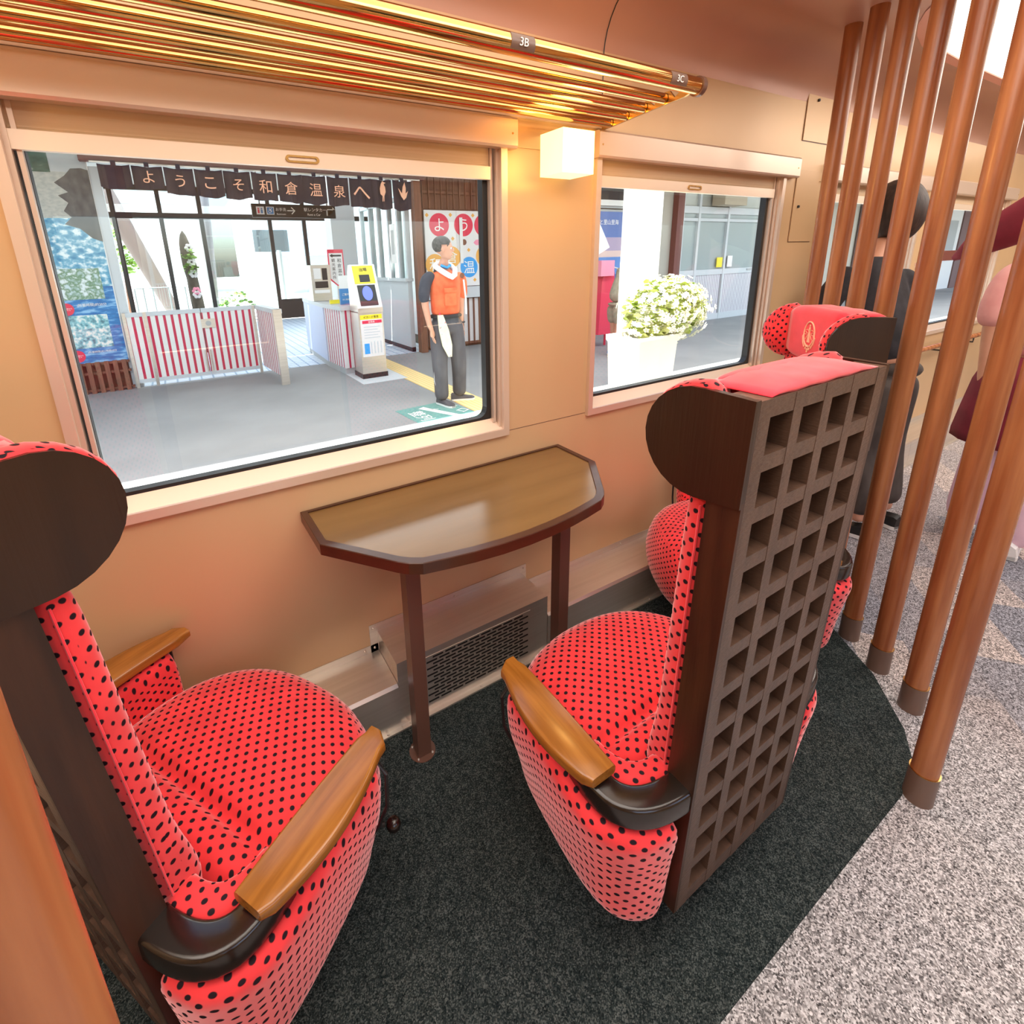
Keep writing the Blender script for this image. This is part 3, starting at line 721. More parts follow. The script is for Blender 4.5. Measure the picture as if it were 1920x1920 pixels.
# handrail under the far window
t = thing('handrail', 'wooden handrail on dark brackets below the farthest window', 'handrail', (4.9, 0, .80))
obj('rail', tube(B(), [(-.9, -.07, .0), (.9, -.07, 0)], .018, 14), MT['polewood'], t, smooth=True)
for x in (-.02, -.6, .6):
    obj('bracket', tube(B(), [(x, -.07, -.016), (x, -.07, -.05), (x, -.002, -.05)], .006, 8), MT['black'], t, smooth=True)

# the left chair's back is reclined a little further
def recline(o, deg):
    for k in o.children:
        if k.name.split('.')[0] in ('lattice_panel', 'backing_board', 'side_board', 'wing_board', 'wing_pad', 'headrest_cover', 'back_cushion'):
            pv = Vector((0, -.29, .25))
            k.matrix_local = Matrix.Translation(pv) @ Matrix.Rotation(R(deg), 4, 'X') @ Matrix.Translation(-pv)
recline(CHAIRS[1], 2.6)

#@@OUTSIDE
# ================================================================== THE PLATFORM AND THE STATION
G0 = -.02; FY = 6.4; F2 = 5.9
struct('floor_platform', bx(-14, 45, .16, 6.4, -.6, G0), MT['asphalt'])
def tile_mat():
    m = mat('hall_tiles', (.6, .7, .8), .35); b = N(m, 'ShaderNodeTexBrick'); b.offset = 0; b.inputs['Scale'].default_value = 1
    b.inputs['Brick Width'].default_value = .15; b.inputs['Row Height'].default_value = .15; b.inputs['Mortar Size'].default_value = .012
    b.inputs['Color1'].default_value = (.62, .70, .80, 1); b.inputs['Color2'].default_value = (.70, .76, .84, 1); b.inputs['Mortar'].default_value = (.22, .34, .50, 1)
    L(m, coords(m), b.inputs['Vector']); L(m, b.outputs[0], bsdf(m).inputs['Base Color']); return m
struct('floor_hall', bx(-4, 3.9, 6.4, 14, -.6, G0+.002), tile_mat())
struct('ground', bx(-60, 80, 14, 90, -.6, -.1), mat('pale_paving', (.62, .62, .60), .8))
# roof over platform and hall
MT['roofmat'] = mat('roof_underside', (.45, .44, .42), .7)
struct('ceiling_platform', bx(-14, 45, 2.32, 6.9, 3.22, 3.34), MT['roofmat'])
struct('ceiling_hall', bx(-5, 9, 6.9, 14.3, 3.5, 3.6), MT['roofmat'])
def simple(name, bm, m, label, cat, group=None, kind=None, **kw):
    o = obj(name, bm, m, None, **kw); return tag(o, label, cat, group, kind)

# ---- facade round the gate opening
bm = B(); box(bm, -14, -.67, FY+.03, FY+.13, G0, 3.3); box(bm, 3.66, 7.0, FY+.03, FY+.13, G0, 3.3); box(bm, -.66, 3.62, FY+.03, FY+.13, 2.83, 3.3)
struct('wall_station', bm, MT['slatwood'])
bm = B(); box(bm, 7.0, 45, F2+.06, F2+.16, G0, 3.3); box(bm, 6.9, 7.0, F2+.06, FY+.13, G0, 3.3)
struct('wall_station_right', bm, mat('stained_render', (.46, .43, .37), .8))
t = thing('red_beam', 'long dark red beam over the noren curtain', 'beam', (1.5, FY-.12, 2.735))
obj('beam_body', bx(-2.2, 2.2, -.06, .06, .0, .115), MT['redbrown'], t); obj('rod', tube(B(), [(-2.1, -.09, -.01), (2.1, -.09, -.01)], .012, 8), MT['steel'], t, smooth=True)
# left slats with the sea poster
t = thing('slat_fence', 'low brown slatted panel under the sea poster', 'slat panel', (-1.5, FY, G0), 0, 'brown timber slat panels on the station wall')
for z in (.02, .24, .36): obj('rail', bx(-1.2, .86, -.05, -.02, z, z+.03), MT['slatwood'], t)
for k in range(22): obj('slat', bx(-1.18+k*.093, -1.13+k*.093, -.08, -.05, .0, .40), MT['slatwood'], t)
t = thing('sea_poster', 'tall blue sea poster with two inset photographs, left of the gate', 'poster', (-1.26, FY-.02, .36))
def img(name, stops, sc, axis_mix=(0, 0, 1), rough=.5, dist=1.0):
    m = mat(name, stops[0][1], rough); n = N(m, 'ShaderNodeTexNoise'); n.inputs['Scale'].default_value = 1; n.inputs['Detail'].default_value = 6
    L(m, coords(m, sc), n.inputs['Vector']); L(m, ramp(m, n.outputs[0], stops), bsdf(m).inputs['Base Color']); return m
obj('board', bx(-.75, .62, 0, .02, .03, 2.6), MT['white'], t)
def pic(x0, x1, z0, z1, y, m, name='picture', parent=None): return obj(name, bx(x0, x1, y-.004, y, z0, z1), m, parent)
pic(-.74, .61, .01, .95, -.001, img('deep_sea', [(.3, (.01, .10, .32)), (.5, (.02, .20, .50)), (.62, (.25, .50, .75))], (6, 6, 22)), parent=t)
pic(-.74, .61, .95, 1.75, -.001, img('foam_sea', [(.35, (.02, .22, .42)), (.5, (.15, .42, .58)), (.62, (.75, .85, .88))], (12, 12, 16)), parent=t)
pic(-.74, .61, 1.75, 2.26, -.001, img('beach', [(.3, (.36, .38, .36)), (.7, (.52, .52, .47))], (20, 20, 30)), parent=t)
pic(-.74, .61, 2.26, 2.59, -.001, img('pale_sky', [(.3, (.42, .46, .48)), (.7, (.55, .57, .57))], (2, 2, 5)), parent=t)
b = B(); prism(b, [(.38, 2.22), (.45, 2.30), (.55, 2.31), (.615, 2.29), (.615, 1.48), (.52, 1.52), (.42, 1.63), (.28, 1.68), (.36, 1.76), (.30, 1.83), (.36, 1.92), (.28, 2.0), (.38, 2.04), (.27, 2.14)], -.006, -.005, 1)
obj('rock_picture', b, img('rock_print', [(.3, (.045, .05, .055)), (.7, (.12, .12, .12))], (14, 14, 8)), t)
pic(-.74, .26, 2.25, 2.48, -.006, img('cove_print', [(.3, (.03, .07, .05)), (.55, (.05, .12, .09)), (.68, (.4, .4, .35))], (9, 9, 16)), parent=t)
p1 = pic(-.55, .51, .80, 1.17, -.007, img('garden_print', [(.35, (.55, .68, .72)), (.5, (.12, .25, .12)), (.62, (.72, .80, .82))], (14, 14, 14)), parent=t)
p2 = pic(-.55, .49, .20, .61, -.007, img('catch_print', [(.35, (.08, .20, .25)), (.5, (.25, .55, .60)), (.62, (.82, .82, .76))], (22, 22, 22)), parent=t)
for z, s_ in ((.70, '(所要時間)約20分'), (.115, '(所要時間)約1時間10分')):
    b = disc(B(), .10, z-.01, -.006, .075); o = obj('red_spot', b, MT['redp'], t); o.scale = (1, 1, 1)
    text('lettering', '和倉温泉から\nアクセス', (.10, -.0105, z-.01), MT['whitetext'], wid=.11, parent=t)
    text('lettering', s_, (.36, -.0105, z+.03), MT['whitetext'], wid=.30, parent=t)
# grey door post
simple('door_post', bx(-.66, -.54, FY+.0, FY+.12, G0, 2.7), MT['greyp'], 'pale grey post left of the striped gate', 'post')
simple('timber_post', bx(3.52, 3.64, FY-.14, FY-.001, G0, 2.73), MT['slatwood'], 'brown timber post at the right end of the noren curtain', 'post')

# ---- striped gate
MT['gate'] = stripes('red_white_stripe', (.55, .02, .07), (.78, .78, .74), .0872, .36)
MT['gatediag'] = stripes('red_white_stripe_side', (.50, .03, .08), (.78, .78, .76), .0872, .36, diag=True)
t = thing('striped_gate', 'low red and white striped double gate with a round lock plate', 'gate', (0, FY-.05, G0))
for x0, x1, nm in ((-.60, -.38, 'side_panel'), (-.37, .27, 'gate_leaf'), (.28, .93, 'gate_leaf')):
    g = obj(nm, bx(x0, x1, -.012, .012, .10, .93), MT['gate'], t); obj('rail', bx(x0, x1, -.02, .02, .93, .985), MT['greyp'], g); obj('foot_rail', bx(x0, x1, -.016, .016, .06, .11), MT['greyp'], g)
for x in (-.60, -.375, .94): obj('post', bx(x-.018, x+.018, -.025, .025, 0, .985), MT['steel'], t)
g = obj('lock_plate', bx(.26, .43, -.03, -.013, .72, .84), MT['steel'], t); obj('lock', disc(B(), .345, .78, -.031, .035), MT['grey'], g)
for x in (.25, .31): obj('pull_bar', tube(B(), [(x, -.05, .12), (x, -.05, .42)], .010, 8), MT['steel'], t, smooth=True)
t = thing('striped_barrier', 'red and white striped barrier running back beside the gate opening', 'barrier', (1.03, FY-.05, G0))
pts = [(-.05, .0), (.04, -1.02), (.10, -1.02), (.02, .0)]
obj('panel', prism(B(), pts, .10, .93), MT['gatediag'], t); obj('top_rail', prism(B(), [(-.07, .01), (.02, -1.05), (.12, -1.05), (.04, .01)], .93, .985), MT['greyp'], t)
obj('post', bx(.01, .11, -1.06, -.99, 0, .985), MT['steel'], t)
# ---- counter with stripes
t = thing('striped_counter', 'striped ticket counter behind the card reader', 'counter', (1.95, 6.2, G0))
pts = [(.0, 1.5), (-.07, -.1), (-.02, -.82), (.17, -.80), (.42, -.62), (.42, 1.5)]
obj('counter_body', prism(B(), pts, .09, .90), MT['gatediag'], t)
obj('counter_top', prism(B(), [(-.02, 1.52), (-.09, -.1), (-.04, -.85), (.18, -.83), (.44, -.64), (.44, 1.52)], .90, .955), MT['greyp'], t)
obj('plinth', prism(B(), [(x*.98, y*.98) for x, y in pts], 0, .09), MT['grey'], t)
obj('counter_side', prism(B(), [(-.012, 1.5), (-.082, -.1), (-.07, -.1), (.0, 1.5)], .09, .9), mat('pale_blue_panel', (.55, .62, .80), .5), t)
# ---- card reader
t = thing('card_reader', 'free-standing card reader with yellow head and round blue pad', 'card reader', (2.20, 5.05, G0))
obj('body', bx(-.17, .17, -.10, .22, .07, .90), MT['steel'], t, bevel=.004); obj('base', bx(-.18, .18, -.11, .24, 0, .07), MT['black'], t)
b = B(); prism(b, [(-.115, .89), (-.115, .95), (.10, 1.50), (.16, 1.50), (.22, 1.40), (.22, .89)], -.17, .17, 0); obj('head', b, MT['steel'], t)
sl_ = math.atan2(.55, .215)
def on_slope(nm, x0, x1, u0, u1, m, par, th=.006):
    o = obj(nm, bx(x0, x1, u0, u1, 0, th), m, par); o.location = (0, -.115, .95); o.rotation_euler = (sl_, 0, 0); return o
yl = on_slope('exit_sign', -.14, .14, .33, .575, MT['yellow'], t); on_slope('screen', -.07, .07, .35, .45, MT['darktext'], t, .009)
o = text('lettering', '出場', (0, -.115+.52*math.cos(sl_)-.012, .95+.52*math.sin(sl_)), MT['darktext'], h=.05, parent=t, rot=(sl_, 0, 0)); o.location.z += .004
on_slope('reader', -.12, .12, .03, .31, MT['black'], t, .008)
b = B(); cyl(b, 0, .17, .008, .010, .085, seg=28); o = obj('blue_pad', b, glow('blue_pad_light', (.12, .16, .85), .8), t); o.location = (0, -.115, .95); o.rotation_euler = (sl_, 0, 0); o.scale = (.8, 1.15, 1)
pn = obj('notice', bx(-.15, .15, -.104, -.1005, .30, .86), MT['cream'], t)
obj('notice_header', bx(-.15, .15, -.106, -.104, .80, .86), MT['yellow'], pn)
text('lettering', 'ICカード専用', (0, -.107, .83), MT['darktext'], wid=.2, parent=pn)
obj('red_band', bx(-.125, .145, -.106, -.104, .745, .785), MT['redp'], pn); text('lettering', '出場用', (0, -.107, .765), MT['whitetext'], h=.028, parent=pn)
for k in range(5): obj('print_line', bx(-.11, .11-.03*(k % 2), -.1052, -.104, .55+k*.036, .562+k*.036), MT['greyp'], pn)
obj('blue_box', bx(-.12, -.05, -.106, -.104, .34, .48), MT['bluep'], pn)
for k in range(4): obj('print_line', bx(-.03+k*.045, -.015+k*.045, -.1052, -.104, .34, .50), MT['greyp'], pn)
simple('floor_plate', bx(1.93, 2.55, 4.66, 5.42, G0, G0+.006), MT['greyp'], 'pale floor plate under the card reader', 'floor plate')
# ---- things on the counter
t = thing('ticket_box', 'grey ticket box with small screens on the counter', 'ticket box', (2.03, 6.75, .94))
obj('body', bx(-.15, .15, -.1, .12, 0, .55), MT['steel'], t, bevel=.004); obj('screen', bx(-.11, .0, -.106, -.1, .34, .50), MT['white'], t); obj('screen', bx(.02, .10, -.106, -.1, .32, .50), MT['darktext'], t)
obj('slot', bx(-.10, .10, -.106, -.1, .20, .30), MT['darktext'], t); obj('label', bx(-.12, .12, -.106, -.1, .12, .17), MT['white'], t)
simple('yellow_label', bx(1.95, 2.24, 5.95, 6.0, .936, .99), MT['yellow'], 'yellow label strip on the counter edge', 'label')
t = thing('brochure_holder', 'blue and white brochure holder on the counter', 'brochure holder', (2.09, 5.62, .94))
obj('holder', bx(-.08, .08, 0, .05, 0, .22), MT['blue'], t); obj('brochure', bx(-.075, .075, .01, .03, .2, .40), MT['white'], t)
text('lettering', 'ご案内', (0, -.002, .14), MT['whitetext'], wid=.10, parent=t); text('lettering', 'のと鉄道', (0, -.002, .07), MT['whitetext'], wid=.10, parent=t)
t = thing('information_sign', 'pointed white sign with red border and black arrow pointing left', 'sign', (2.31, 6.72, 1.0))
pl = [(-.125, .72), (.125, .72), (.125, .26), (0, .15), (-.125, .26)]
obj('board', prism(B(), pl, 0, .015, 1), MT['redp'], t); obj('face', prism(B(), [(x*.86, .44+(z-.44)*.92 if z < .7 else z-.055) for x, z in pl], -.002, 0, 1), MT['cream'], t)
obj('stand', bx(-.012, .012, .002, .014, -.06, .2), MT['steel'], t)
b = B(); prism(b, [(-.095, .625), (-.05, .655), (-.05, .638), (.09, .638), (.09, .612), (-.05, .612), (-.05, .595)], -.004, -.002, 1); obj('arrow', b, MT['darktext'], t)
for k, ch_ in enumerate('和倉温泉'): text('lettering', ch_, (.048, -.003, .55-k*.078), MT['darktext'], h=.062, parent=t)
for k, ch_ in enumerate('観光案内所'): text('lettering', ch_, (-.045, -.003, .555-k*.066), MT['darktext'], h=.054, parent=t)
# ---- column and side wall of the booth
simple('grey_column', bx(2.62, 3.06, 7.9, 8.3, G0, 3.5), MT['greyp'], 'broad pale grey column behind the counter', 'column')
t = thing('booth', 'pale glazed office booth right of the counter', 'booth', (3.42, 6.47, G0))
obj('lower_panel', bx(0, .08, 0, 2.2, .08, 1.22), MT['greyp'], t); obj('plinth', bx(.01, .08, 0, 2.2, 0, .08), MT['darktext'], t); obj('ledge', bx(-.05, .1, -.02, 2.2, 1.20, 1.25), MT['greyp'], t)
for y in (.0, .32, .75, 1.25, 1.7, 2.2): obj('mullion', bx(0, .08, y-.03, y+.03, 1.25, 2.9), MT['greyp'], t)
obj('head_rail', bx(0, .08, 0, 2.2, 2.5, 2.56), MT['greyp'], t)
obj('pane', bx(.035, .045, 0, 2.2, 1.25, 2.9), MT['glass2'], t)
p = obj('paper_notice', bx(-.004, 0, .42, .66, 1.5, 2.15), MT['white'], t); obj('print', bx(-.006, -.004, .48, .60, 1.65, 2.05), MT['grey'], p)
struct('wall_booth', bx(4.4, 4.5, 6.5, 9.2, G0, 3.3), MT['white'])

# ---- hall end glazing
t = thing('hall_glazing', 'dark framed glass wall at the back of the station hall', 'glass wall', (0, 14, 0))
for x in (-3.2, -1.95, -.95, .03, .93, 2.62, 3.55, 4.5, 5.6): obj('mullion', bx(x-.05, x+.05, -.05, .05, 0, 3.5), MT['darktext'], t)
obj('transom', bx(-3.2, 5.6, -.055, .055, 2.72, 2.86), MT['darktext'], t); obj('head_rail', bx(-3.2, 5.6, -.05, .05, 3.38, 3.5), MT['darktext'], t)
obj('sill', bx(2.62, 5.6, -.06, .06, 0, .55), MT['darktext'], t)
obj('pane', bx(-3.2, 5.6, -.005, .005, 0, 3.5), MT['glass2'], t)
simple('leaning_pillar', tube(B(), [(-1.55, 15.8, 4.6), (.05, 15.8, -.1)], [.26, .17], 12), mat('weathered_wood', (.30, .22, .20), .7), 'leaning reddish brown pillar outside the hall glass, left', 'pillar', 'leaning pillars in front of the station', smooth=True)
simple('leaning_pillar', tube(B(), [(1.15, 15.8, 4.6), (.98, 15.8, -.1)], [.24, .15], 12), mat('weathered_wood_pale', (.38, .34, .36), .7), 'leaning greyish pillar outside the hall glass, behind the carved post', 'pillar', 'leaning pillars in front of the station', smooth=True)
t = thing('railing', 'thin metal railing outside the hall glass', 'railing', (-.9, 15.0, -.1))
for x in (0, .2, .42, .8, 1.2): obj('post', tube(B(), [(x, 0, 0), (x, 0, 1.1)], .018, 6), MT['grey'], t)
obj('rail', tube(B(), [(0, 0, 1.1), (1.2, 0, 1.1)], .018, 6), MT['grey'], t)
def leaves(name, c, rad, n, size, m, label, cat, group=None, sc=(1, 1, 1), par=None):
    b = B()
    for _ in range(n):
        v = Vector((random.gauss(0, 1), random.gauss(0, 1), random.gauss(0, 1))).normalized()*random.uniform(.55, 1)**.6*rad
        v = Vector((v.x*sc[0], v.y*sc[1], v.z*sc[2]))
        q = Matrix.Rotation(random.uniform(0, 6.3), 3, 'Z') @ Matrix.Rotation(random.uniform(-1.2, 1.2), 3, 'X')
        s_ = size*random.uniform(.7, 1.3)
        vs = [b.verts.new(Vector(c)+v+q @ Vector(p)*s_) for p in ((-.5, 0, 0), (-.2, .35, .06), (.3, .32, .05), (.6, 0, 0), (.3, -.32, .05), (-.2, -.35, .06))]
        b.faces.new(vs)
    o = obj(name, b, m, par); 
    return tag(o, label, cat, group) if label else o
MT['leafg'] = noisy('green_leaf', (.16, .34, .04), (.34, .55, .10), (8, 8, 8), .6)
t = thing('tree', 'young green tree beyond the hall glass', 'tree', (-1.25, 17.5, -.1))
obj('trunk', tube(B(), [(0, 0, 0), (.1, 0, 2.4)], [.06, .03], 8), MT['slatwood'], t, smooth=True)
leaves('foliage', (.1, 0, 2.2), .75, 260, .16, MT['leafg'], None, None, sc=(.7, .7, 1.1), par=t)
t = thing('shrub', 'low green shrub beyond the hall glass', 'shrub', (1.6, 15.2, -.1)); leaves('foliage', (0, 0, .5), .5, 200, .12, MT['leafg'], None, None, sc=(1, .6, .9), par=t)
obj('stem', tube(B(), [(0, 0, 0), (0, 0, .5)], .02, 6), MT['slatwood'], t)
t = thing('notice_board', 'dark notice board on a post outside the hall', 'notice board', (3.1, 17.0, -.1))
obj('board', bx(-.55, .55, -.04, .04, 2.05, 2.75), mat('dark_board', (.10, .13, .15), .6), t); obj('post', tube(B(), [(.2, 0, 0), (.2, 0, 2.1)], .09, 8), MT['grey'], t)
# building and street beyond
def block(x0, x1, y, z1, m, label):
    t = thing('town_building', label, 'building', ((x0+x1)/2, y, -.1)); W = (x1-x0)/2
    obj('wall', bx(-W, W, 0, 6, 0, z1), m, t)
    n = int(W*2/2.4)
    for k in range(n):
        for z in (1.2, 4.0):
            if z+1.2 < z1: obj('window', bx(-W+.8+k*2.4, -W+2.1+k*2.4, -.04, 0, z, z+1.2), MT['grey'], t)
    obj('roof', bx(-W-.2, W+.2, -.3, 6.2, z1, z1+.25), MT['greyp'], t)
block(-8, 2, 34, 5.6, mat('white_render', (.75, .76, .78), .8), 'long white building across the street, left')
block(4, 16, 30, 5.2, mat('pale_render', (.70, .72, .74), .8), 'pale building with a blue awning across the street')
simple('awning', bx(5.5, 10, 28.8, 29.95, 2.0, 2.9), mat('blue_awning', (.30, .42, .58), .8), 'faded blue awning on the building across the street', 'awning')
# carved post with shells
t = thing('carved_post', 'dark pointed driftwood post with pale shell flowers in the hall', 'carved post', (.33, 9.0, G0))
rings = []
for z, r_, dx in ((0, .10, .05), (.5, .105, .03), (1.0, .10, .02), (1.35, .085, .0), (1.55, .11, -.01), (1.75, .10, -.02), (1.95, .085, -.03), (2.08, .05, -.03), (2.15, .008, -.03)):
    rings.append([Vector((dx+r_*math.cos(2*PI*k/14)*(1+.1*math.sin(3*k+z*5)), r_*math.sin(2*PI*k/14), z)) for k in range(14)])
obj('trunk', loft(rings), noisy('driftwood', (.05, .045, .03), (.12, .10, .07), (12, 12, 6), .8, bump=.4), t, smooth='all')
for z, c_ in ((1.86, 'white'), (1.62, 'white'), (1.42, 'white'), (1.12, 'pinkp'), (1.06, 'cream')):
    b = B()
    for k in range(6): sphere(b, (.03+.045*math.cos(k*1.05), -.12, z+.045*math.sin(k*1.05)), .03, 8, 6, (1, .5, 1))
    obj('flower', b, MT[c_], t)
for z in (1.75, 1.5): leaves('leaf_tuft', (0, -.12, z), .12, 26, .08, MT['leafg'], None, None, sc=(1, .4, .8), par=t)

# ---- hanging direction sign
t = thing('direction_sign', 'black hanging sign with toilet and car rental arrows', 'sign', (1.81, 6.9, 2.20))
obj('board', bx(-.62, .62, 0, .06, 0, .19), MT['darktext'], t)
for x in (-.5, .5): obj('hanger', tube(B(), [(x, .03, .19), (x, .03, 1.25)], .012, 6), MT['grey'], t)
obj('pictogram', bx(-.56, -.45, -.003, 0, .04, .15), MT['white'], t); obj('pictogram', bx(-.42, -.31, -.003, 0, .04, .15), MT['white'], t)
for x in (-.53, -.485): b = B(); cyl(b, 0, 0, 0, .05, .012, seg=8); sphere(b, (0, 0, .065), .011, 8, 6); o = obj('pictogram_figure', b, MT['redp'] if x < -.5 else MT['blue'], t); o.location = (x, -.006, .055)
text('pictogram_figure', '♿', (-.365, -.006, .095), MT['blue'], h=.09, parent=t)
text('lettering', 'お手洗', (-.21, -.003, .115), MT['whitetext'], wid=.15, parent=t); text('lettering', 'Restroom', (-.21, -.003, .05), MT['whitetext'], wid=.13, parent=t)
text('lettering', '→', (-.06, -.003, .10), MT['whitetext'], wid=.12, parent=t)
text('lettering', '駅レンタカー', (.30, -.003, .12), MT['whitetext'], wid=.34, parent=t); text('lettering', 'Rent a Car', (.28, -.003, .05), MT['whitetext'], wid=.2, parent=t)
text('lettering', '↱', (.545, -.003, .10), MT['whitetext'], h=.13, parent=t)

# ---- noren curtain
t = thing('noren_curtain', 'long dark noren curtain lettered in gold across the station entrance', 'curtain', (1.46, FY-.24, 2.72))
MT['noren'] = noisy('noren_cloth', (.022, .018, .035), (.045, .035, .05), (4, 4, 4), .85)
nch = ['', 'よ', 'う', 'こ', 'そ', '和', '倉', '温', '泉', 'へ', '', '']
for k in range(12):
    xc = -1.83+k*.332; drop = .27 if k < 2 else (.30+.012*k if k < 6 else .36+.012*(k-5))
    rings = []
    for j in range(9):
        x = xc-.160+.32*j/8; y = .022*math.sin(j*1.3+k*2.1); dz = .018*math.sin(j/8*PI)
        top = -.02-.012*math.sin(j/8*PI); bot = -drop-dz-.01*math.sin(k*1.7+j*.6)
        rings.append([Vector((x, y-.004, top)), Vector((x, y*1.4-.004, (top+bot)/2)), Vector((x, y*1.9-.004, bot)), Vector((x, y*1.9+.004, bot)), Vector((x, y*1.4+.004, (top+bot)/2)), Vector((x, y+.004, top))])
    pn = obj('curtain_panel', loft(rings), MT['noren'], t, smooth=True)
    obj('loop', bx(xc-.025, xc+.025, -.012, .012, -.03, .02), MT['noren'], pn)
    if nch[k]: text('lettering', nch[k], (xc, -.05, -drop*.55), MT['emblem'], h=.165 if k > 4 else .135, parent=pn, depth=.002)
def bird(x, flip, par):
    b = B()
    body = [(-.02, -.33), (-.012, -.25), (-.05, -.22), (-.055, -.14), (-.03, -.07), (.0, -.03), (.012, -.04), (.06, -.055), (.02, -.075), (.045, -.12), (.05, -.19), (.02, -.25), (.015, -.33), (.008, -.33), (.005, -.25), (-.008, -.33)]
    if flip: body = [(0, -.30), (-.05, -.24), (-.10, -.12), (-.07, -.15), (-.03, -.20), (-.01, -.10), (.03, -.03), (.05, -.12), (.04, -.2), (.09, -.16), (.05, -.26)]
    prism(b, [(x+u*.85, v*.95-.02) for u, v in body], -.052, -.048, 1); return obj('bird_figure', b, MT['emblem'], par)
bird(-1.83+10*.332, False, t); bird(-1.83+11*.332, True, t)

# ---- right slatted wall with the welcome poster
t = thing('timber_grille', 'brown slatted grille above the round-spot poster', 'grille', (4.7, FY, 2.33), 0, None)
for k in range(20): obj('slat', bx(-1.0+k*.115, -.985+k*.115, -.07, -.03, 0, .52), MT['slatwood'], t)
obj('rail', bx(-1.0, 1.3, -.03, -.0, .24, .28), MT['slatwood'], t)
t = thing('timber_grille', 'brown slatted grille below the round-spot poster', 'grille', (4.7, FY, G0), 0, None)
for k in range(20): obj('slat', bx(-1.0+k*.115, -.985+k*.115, -.07, -.03, .05, .87), MT['slatwood'], t)
obj('backing', bx(-1.0, 1.3, -.03, 0, .08, .86), MT['cream'], t); obj('rail', bx(-1.0, 1.3, -.05, -.03, .05, .09), MT['slatwood'], t)
simple('grey_ledge', bx(3.72, 6.0, FY-.10, FY-.0, .86, 1.05), MT['greyp'], 'pale grey ledge under the round-spot poster', 'ledge')
t = thing('welcome_poster', 'white poster with red, orange and blue lettered circles', 'poster', (3.73, FY-.03, 1.06))
obj('board', bx(0, 1.75, -.01, .02, 0, 1.25), MT['cream'], t); obj('seam', bx(.60, .605, -.0112, -.01, 0, 1.25), MT['grey'], t)
for x, c in zip((.27, .74, 1.14, 1.55), 'ようこそ'):
    o = obj('red_circle', disc(B(), x, 1.02, -.0105, .185), MT['redp'], t); text('lettering', c, (x, -.0145, 1.02), MT['whitetext'], h=.20, parent=o)
for x, z, c, m_ in ((.16, .38, '和', 'orangep'), (.49, .50, '倉', 'orangep'), (.83, .32, '温', 'bluep'), (1.15, .50, '泉', 'orangep')):
    o = obj('lettered_circle', disc(B(), x, z, -.0105, .175), MT[m_], t); text('lettering', c, (x, -.0145, z), MT['whitetext'], h=.21, parent=o)
b = B(); prism(b, [(.93, .73), (.98, .78), (1.06, .785), (1.11, .75), (1.17, .79), (1.165, .70), (1.11, .72), (1.05, .69), (.98, .69)], -.0125, -.0105, 1); obj('fish', b, MT['pinkp'], t)
for x, z in ((.05, 1.17), (.49, 1.18), (.93, 1.18), (1.34, 1.16), (.52, .80), (.83, .61), (1.07, .28), (.94, .10), (.38, .72), (1.38, .3)):
    b = B(); prism(b, [(x-.035, z), (x, z+.035), (x+.035, z), (x, z-.035)], -.012, -.0105, 1); obj('brown_square', b, MT['orangep'], t)
o = obj('dark_disc', disc(B(), .74, .74, -.0105, .05), MT['slatwood'], t)
simple('paper_strip', bx(4.38, 4.44, FY-.4, FY-.395, 1.45, 2.2), MT['white'], 'white paper strip hanging before the poster', 'paper strip')
bpy.data.objects['paper_strip'].location = (0, .34, 0)

# ---- tactile paving, lettered mat
def tact():
    m = stripes('tactile_bars', (.75, .55, .22), (.85, .66, .32), .05, .45, 0, .7); return m
simple('tactile_paving', bx(2.50, 2.82, 2.7, 6.4, G0, G0+.005), tact(), 'yellow tactile paving strip across the platform', 'tactile paving')
t = thing('floor_mat', 'green lettered floor marking by the man in orange', 'floor marking', (2.2, 2.93, G0), R(4))
obj('marking', bx(-.36, .28, -.44, .40, 0, .002), noisy('teal_paint', (.10, .26, .24), (.14, .32, .29), (30, 30, 30), .8), t)
for s_, x, y, h in (('整列', -.22, .08, .20), ('イ', -.02, .20, .13), ('ー', .02, .02, .10), ('ズ', .20, .18, .14), ('ロ', .22, -.02, .12), ('ノ', .02, -.18, .1), ('乗車', -.16, -.30, .16)):
    text('lettering', s_, (x, y, .0025), MT['cream'], h=h*.8, parent=t, rot=(0, 0, R(-90) if len(s_) > 1 else R(-70)), depth=.0006)

# ---- second window: pillar, planter, poster, doors
simple('white_pillar', bx(4.27, 4.56, 2.3, 2.58, G0, 3.22), MT['white'], 'white square platform pillar behind the flower planter', 'pillar', bevel=.01)
t = thing('flower_planter', 'tall cream planter overflowing with white flowers', 'planter', (3.80, 1.82, G0))
b = B(); rings = [[Vector((x, y, z)) for x, y in rrect(-.26*f, .29*f, -.2*f, .2*f, .03, 4)] for z, f in ((0, .88), (.72, 1.0), (.745, 1.06), (.79, 1.06), (.79, .95), (.72, .93))]
obj('pot', loft(rings), mat('cream_pot', (.80, .76, .66), .5), t, smooth=True)
MT['petal'] = mat('white_petal', (.85, .82, .74), .6); MT['leafy'] = noisy('yellow_green_leaf', (.30, .42, .06), (.75, .75, .35), (8, 8, 8), .6)
leaves('foliage', (.30, 0, 1.00), .40, 900, .075, MT['leafy'], None, None, sc=(1.32, .65, .78), par=t)
b = B()
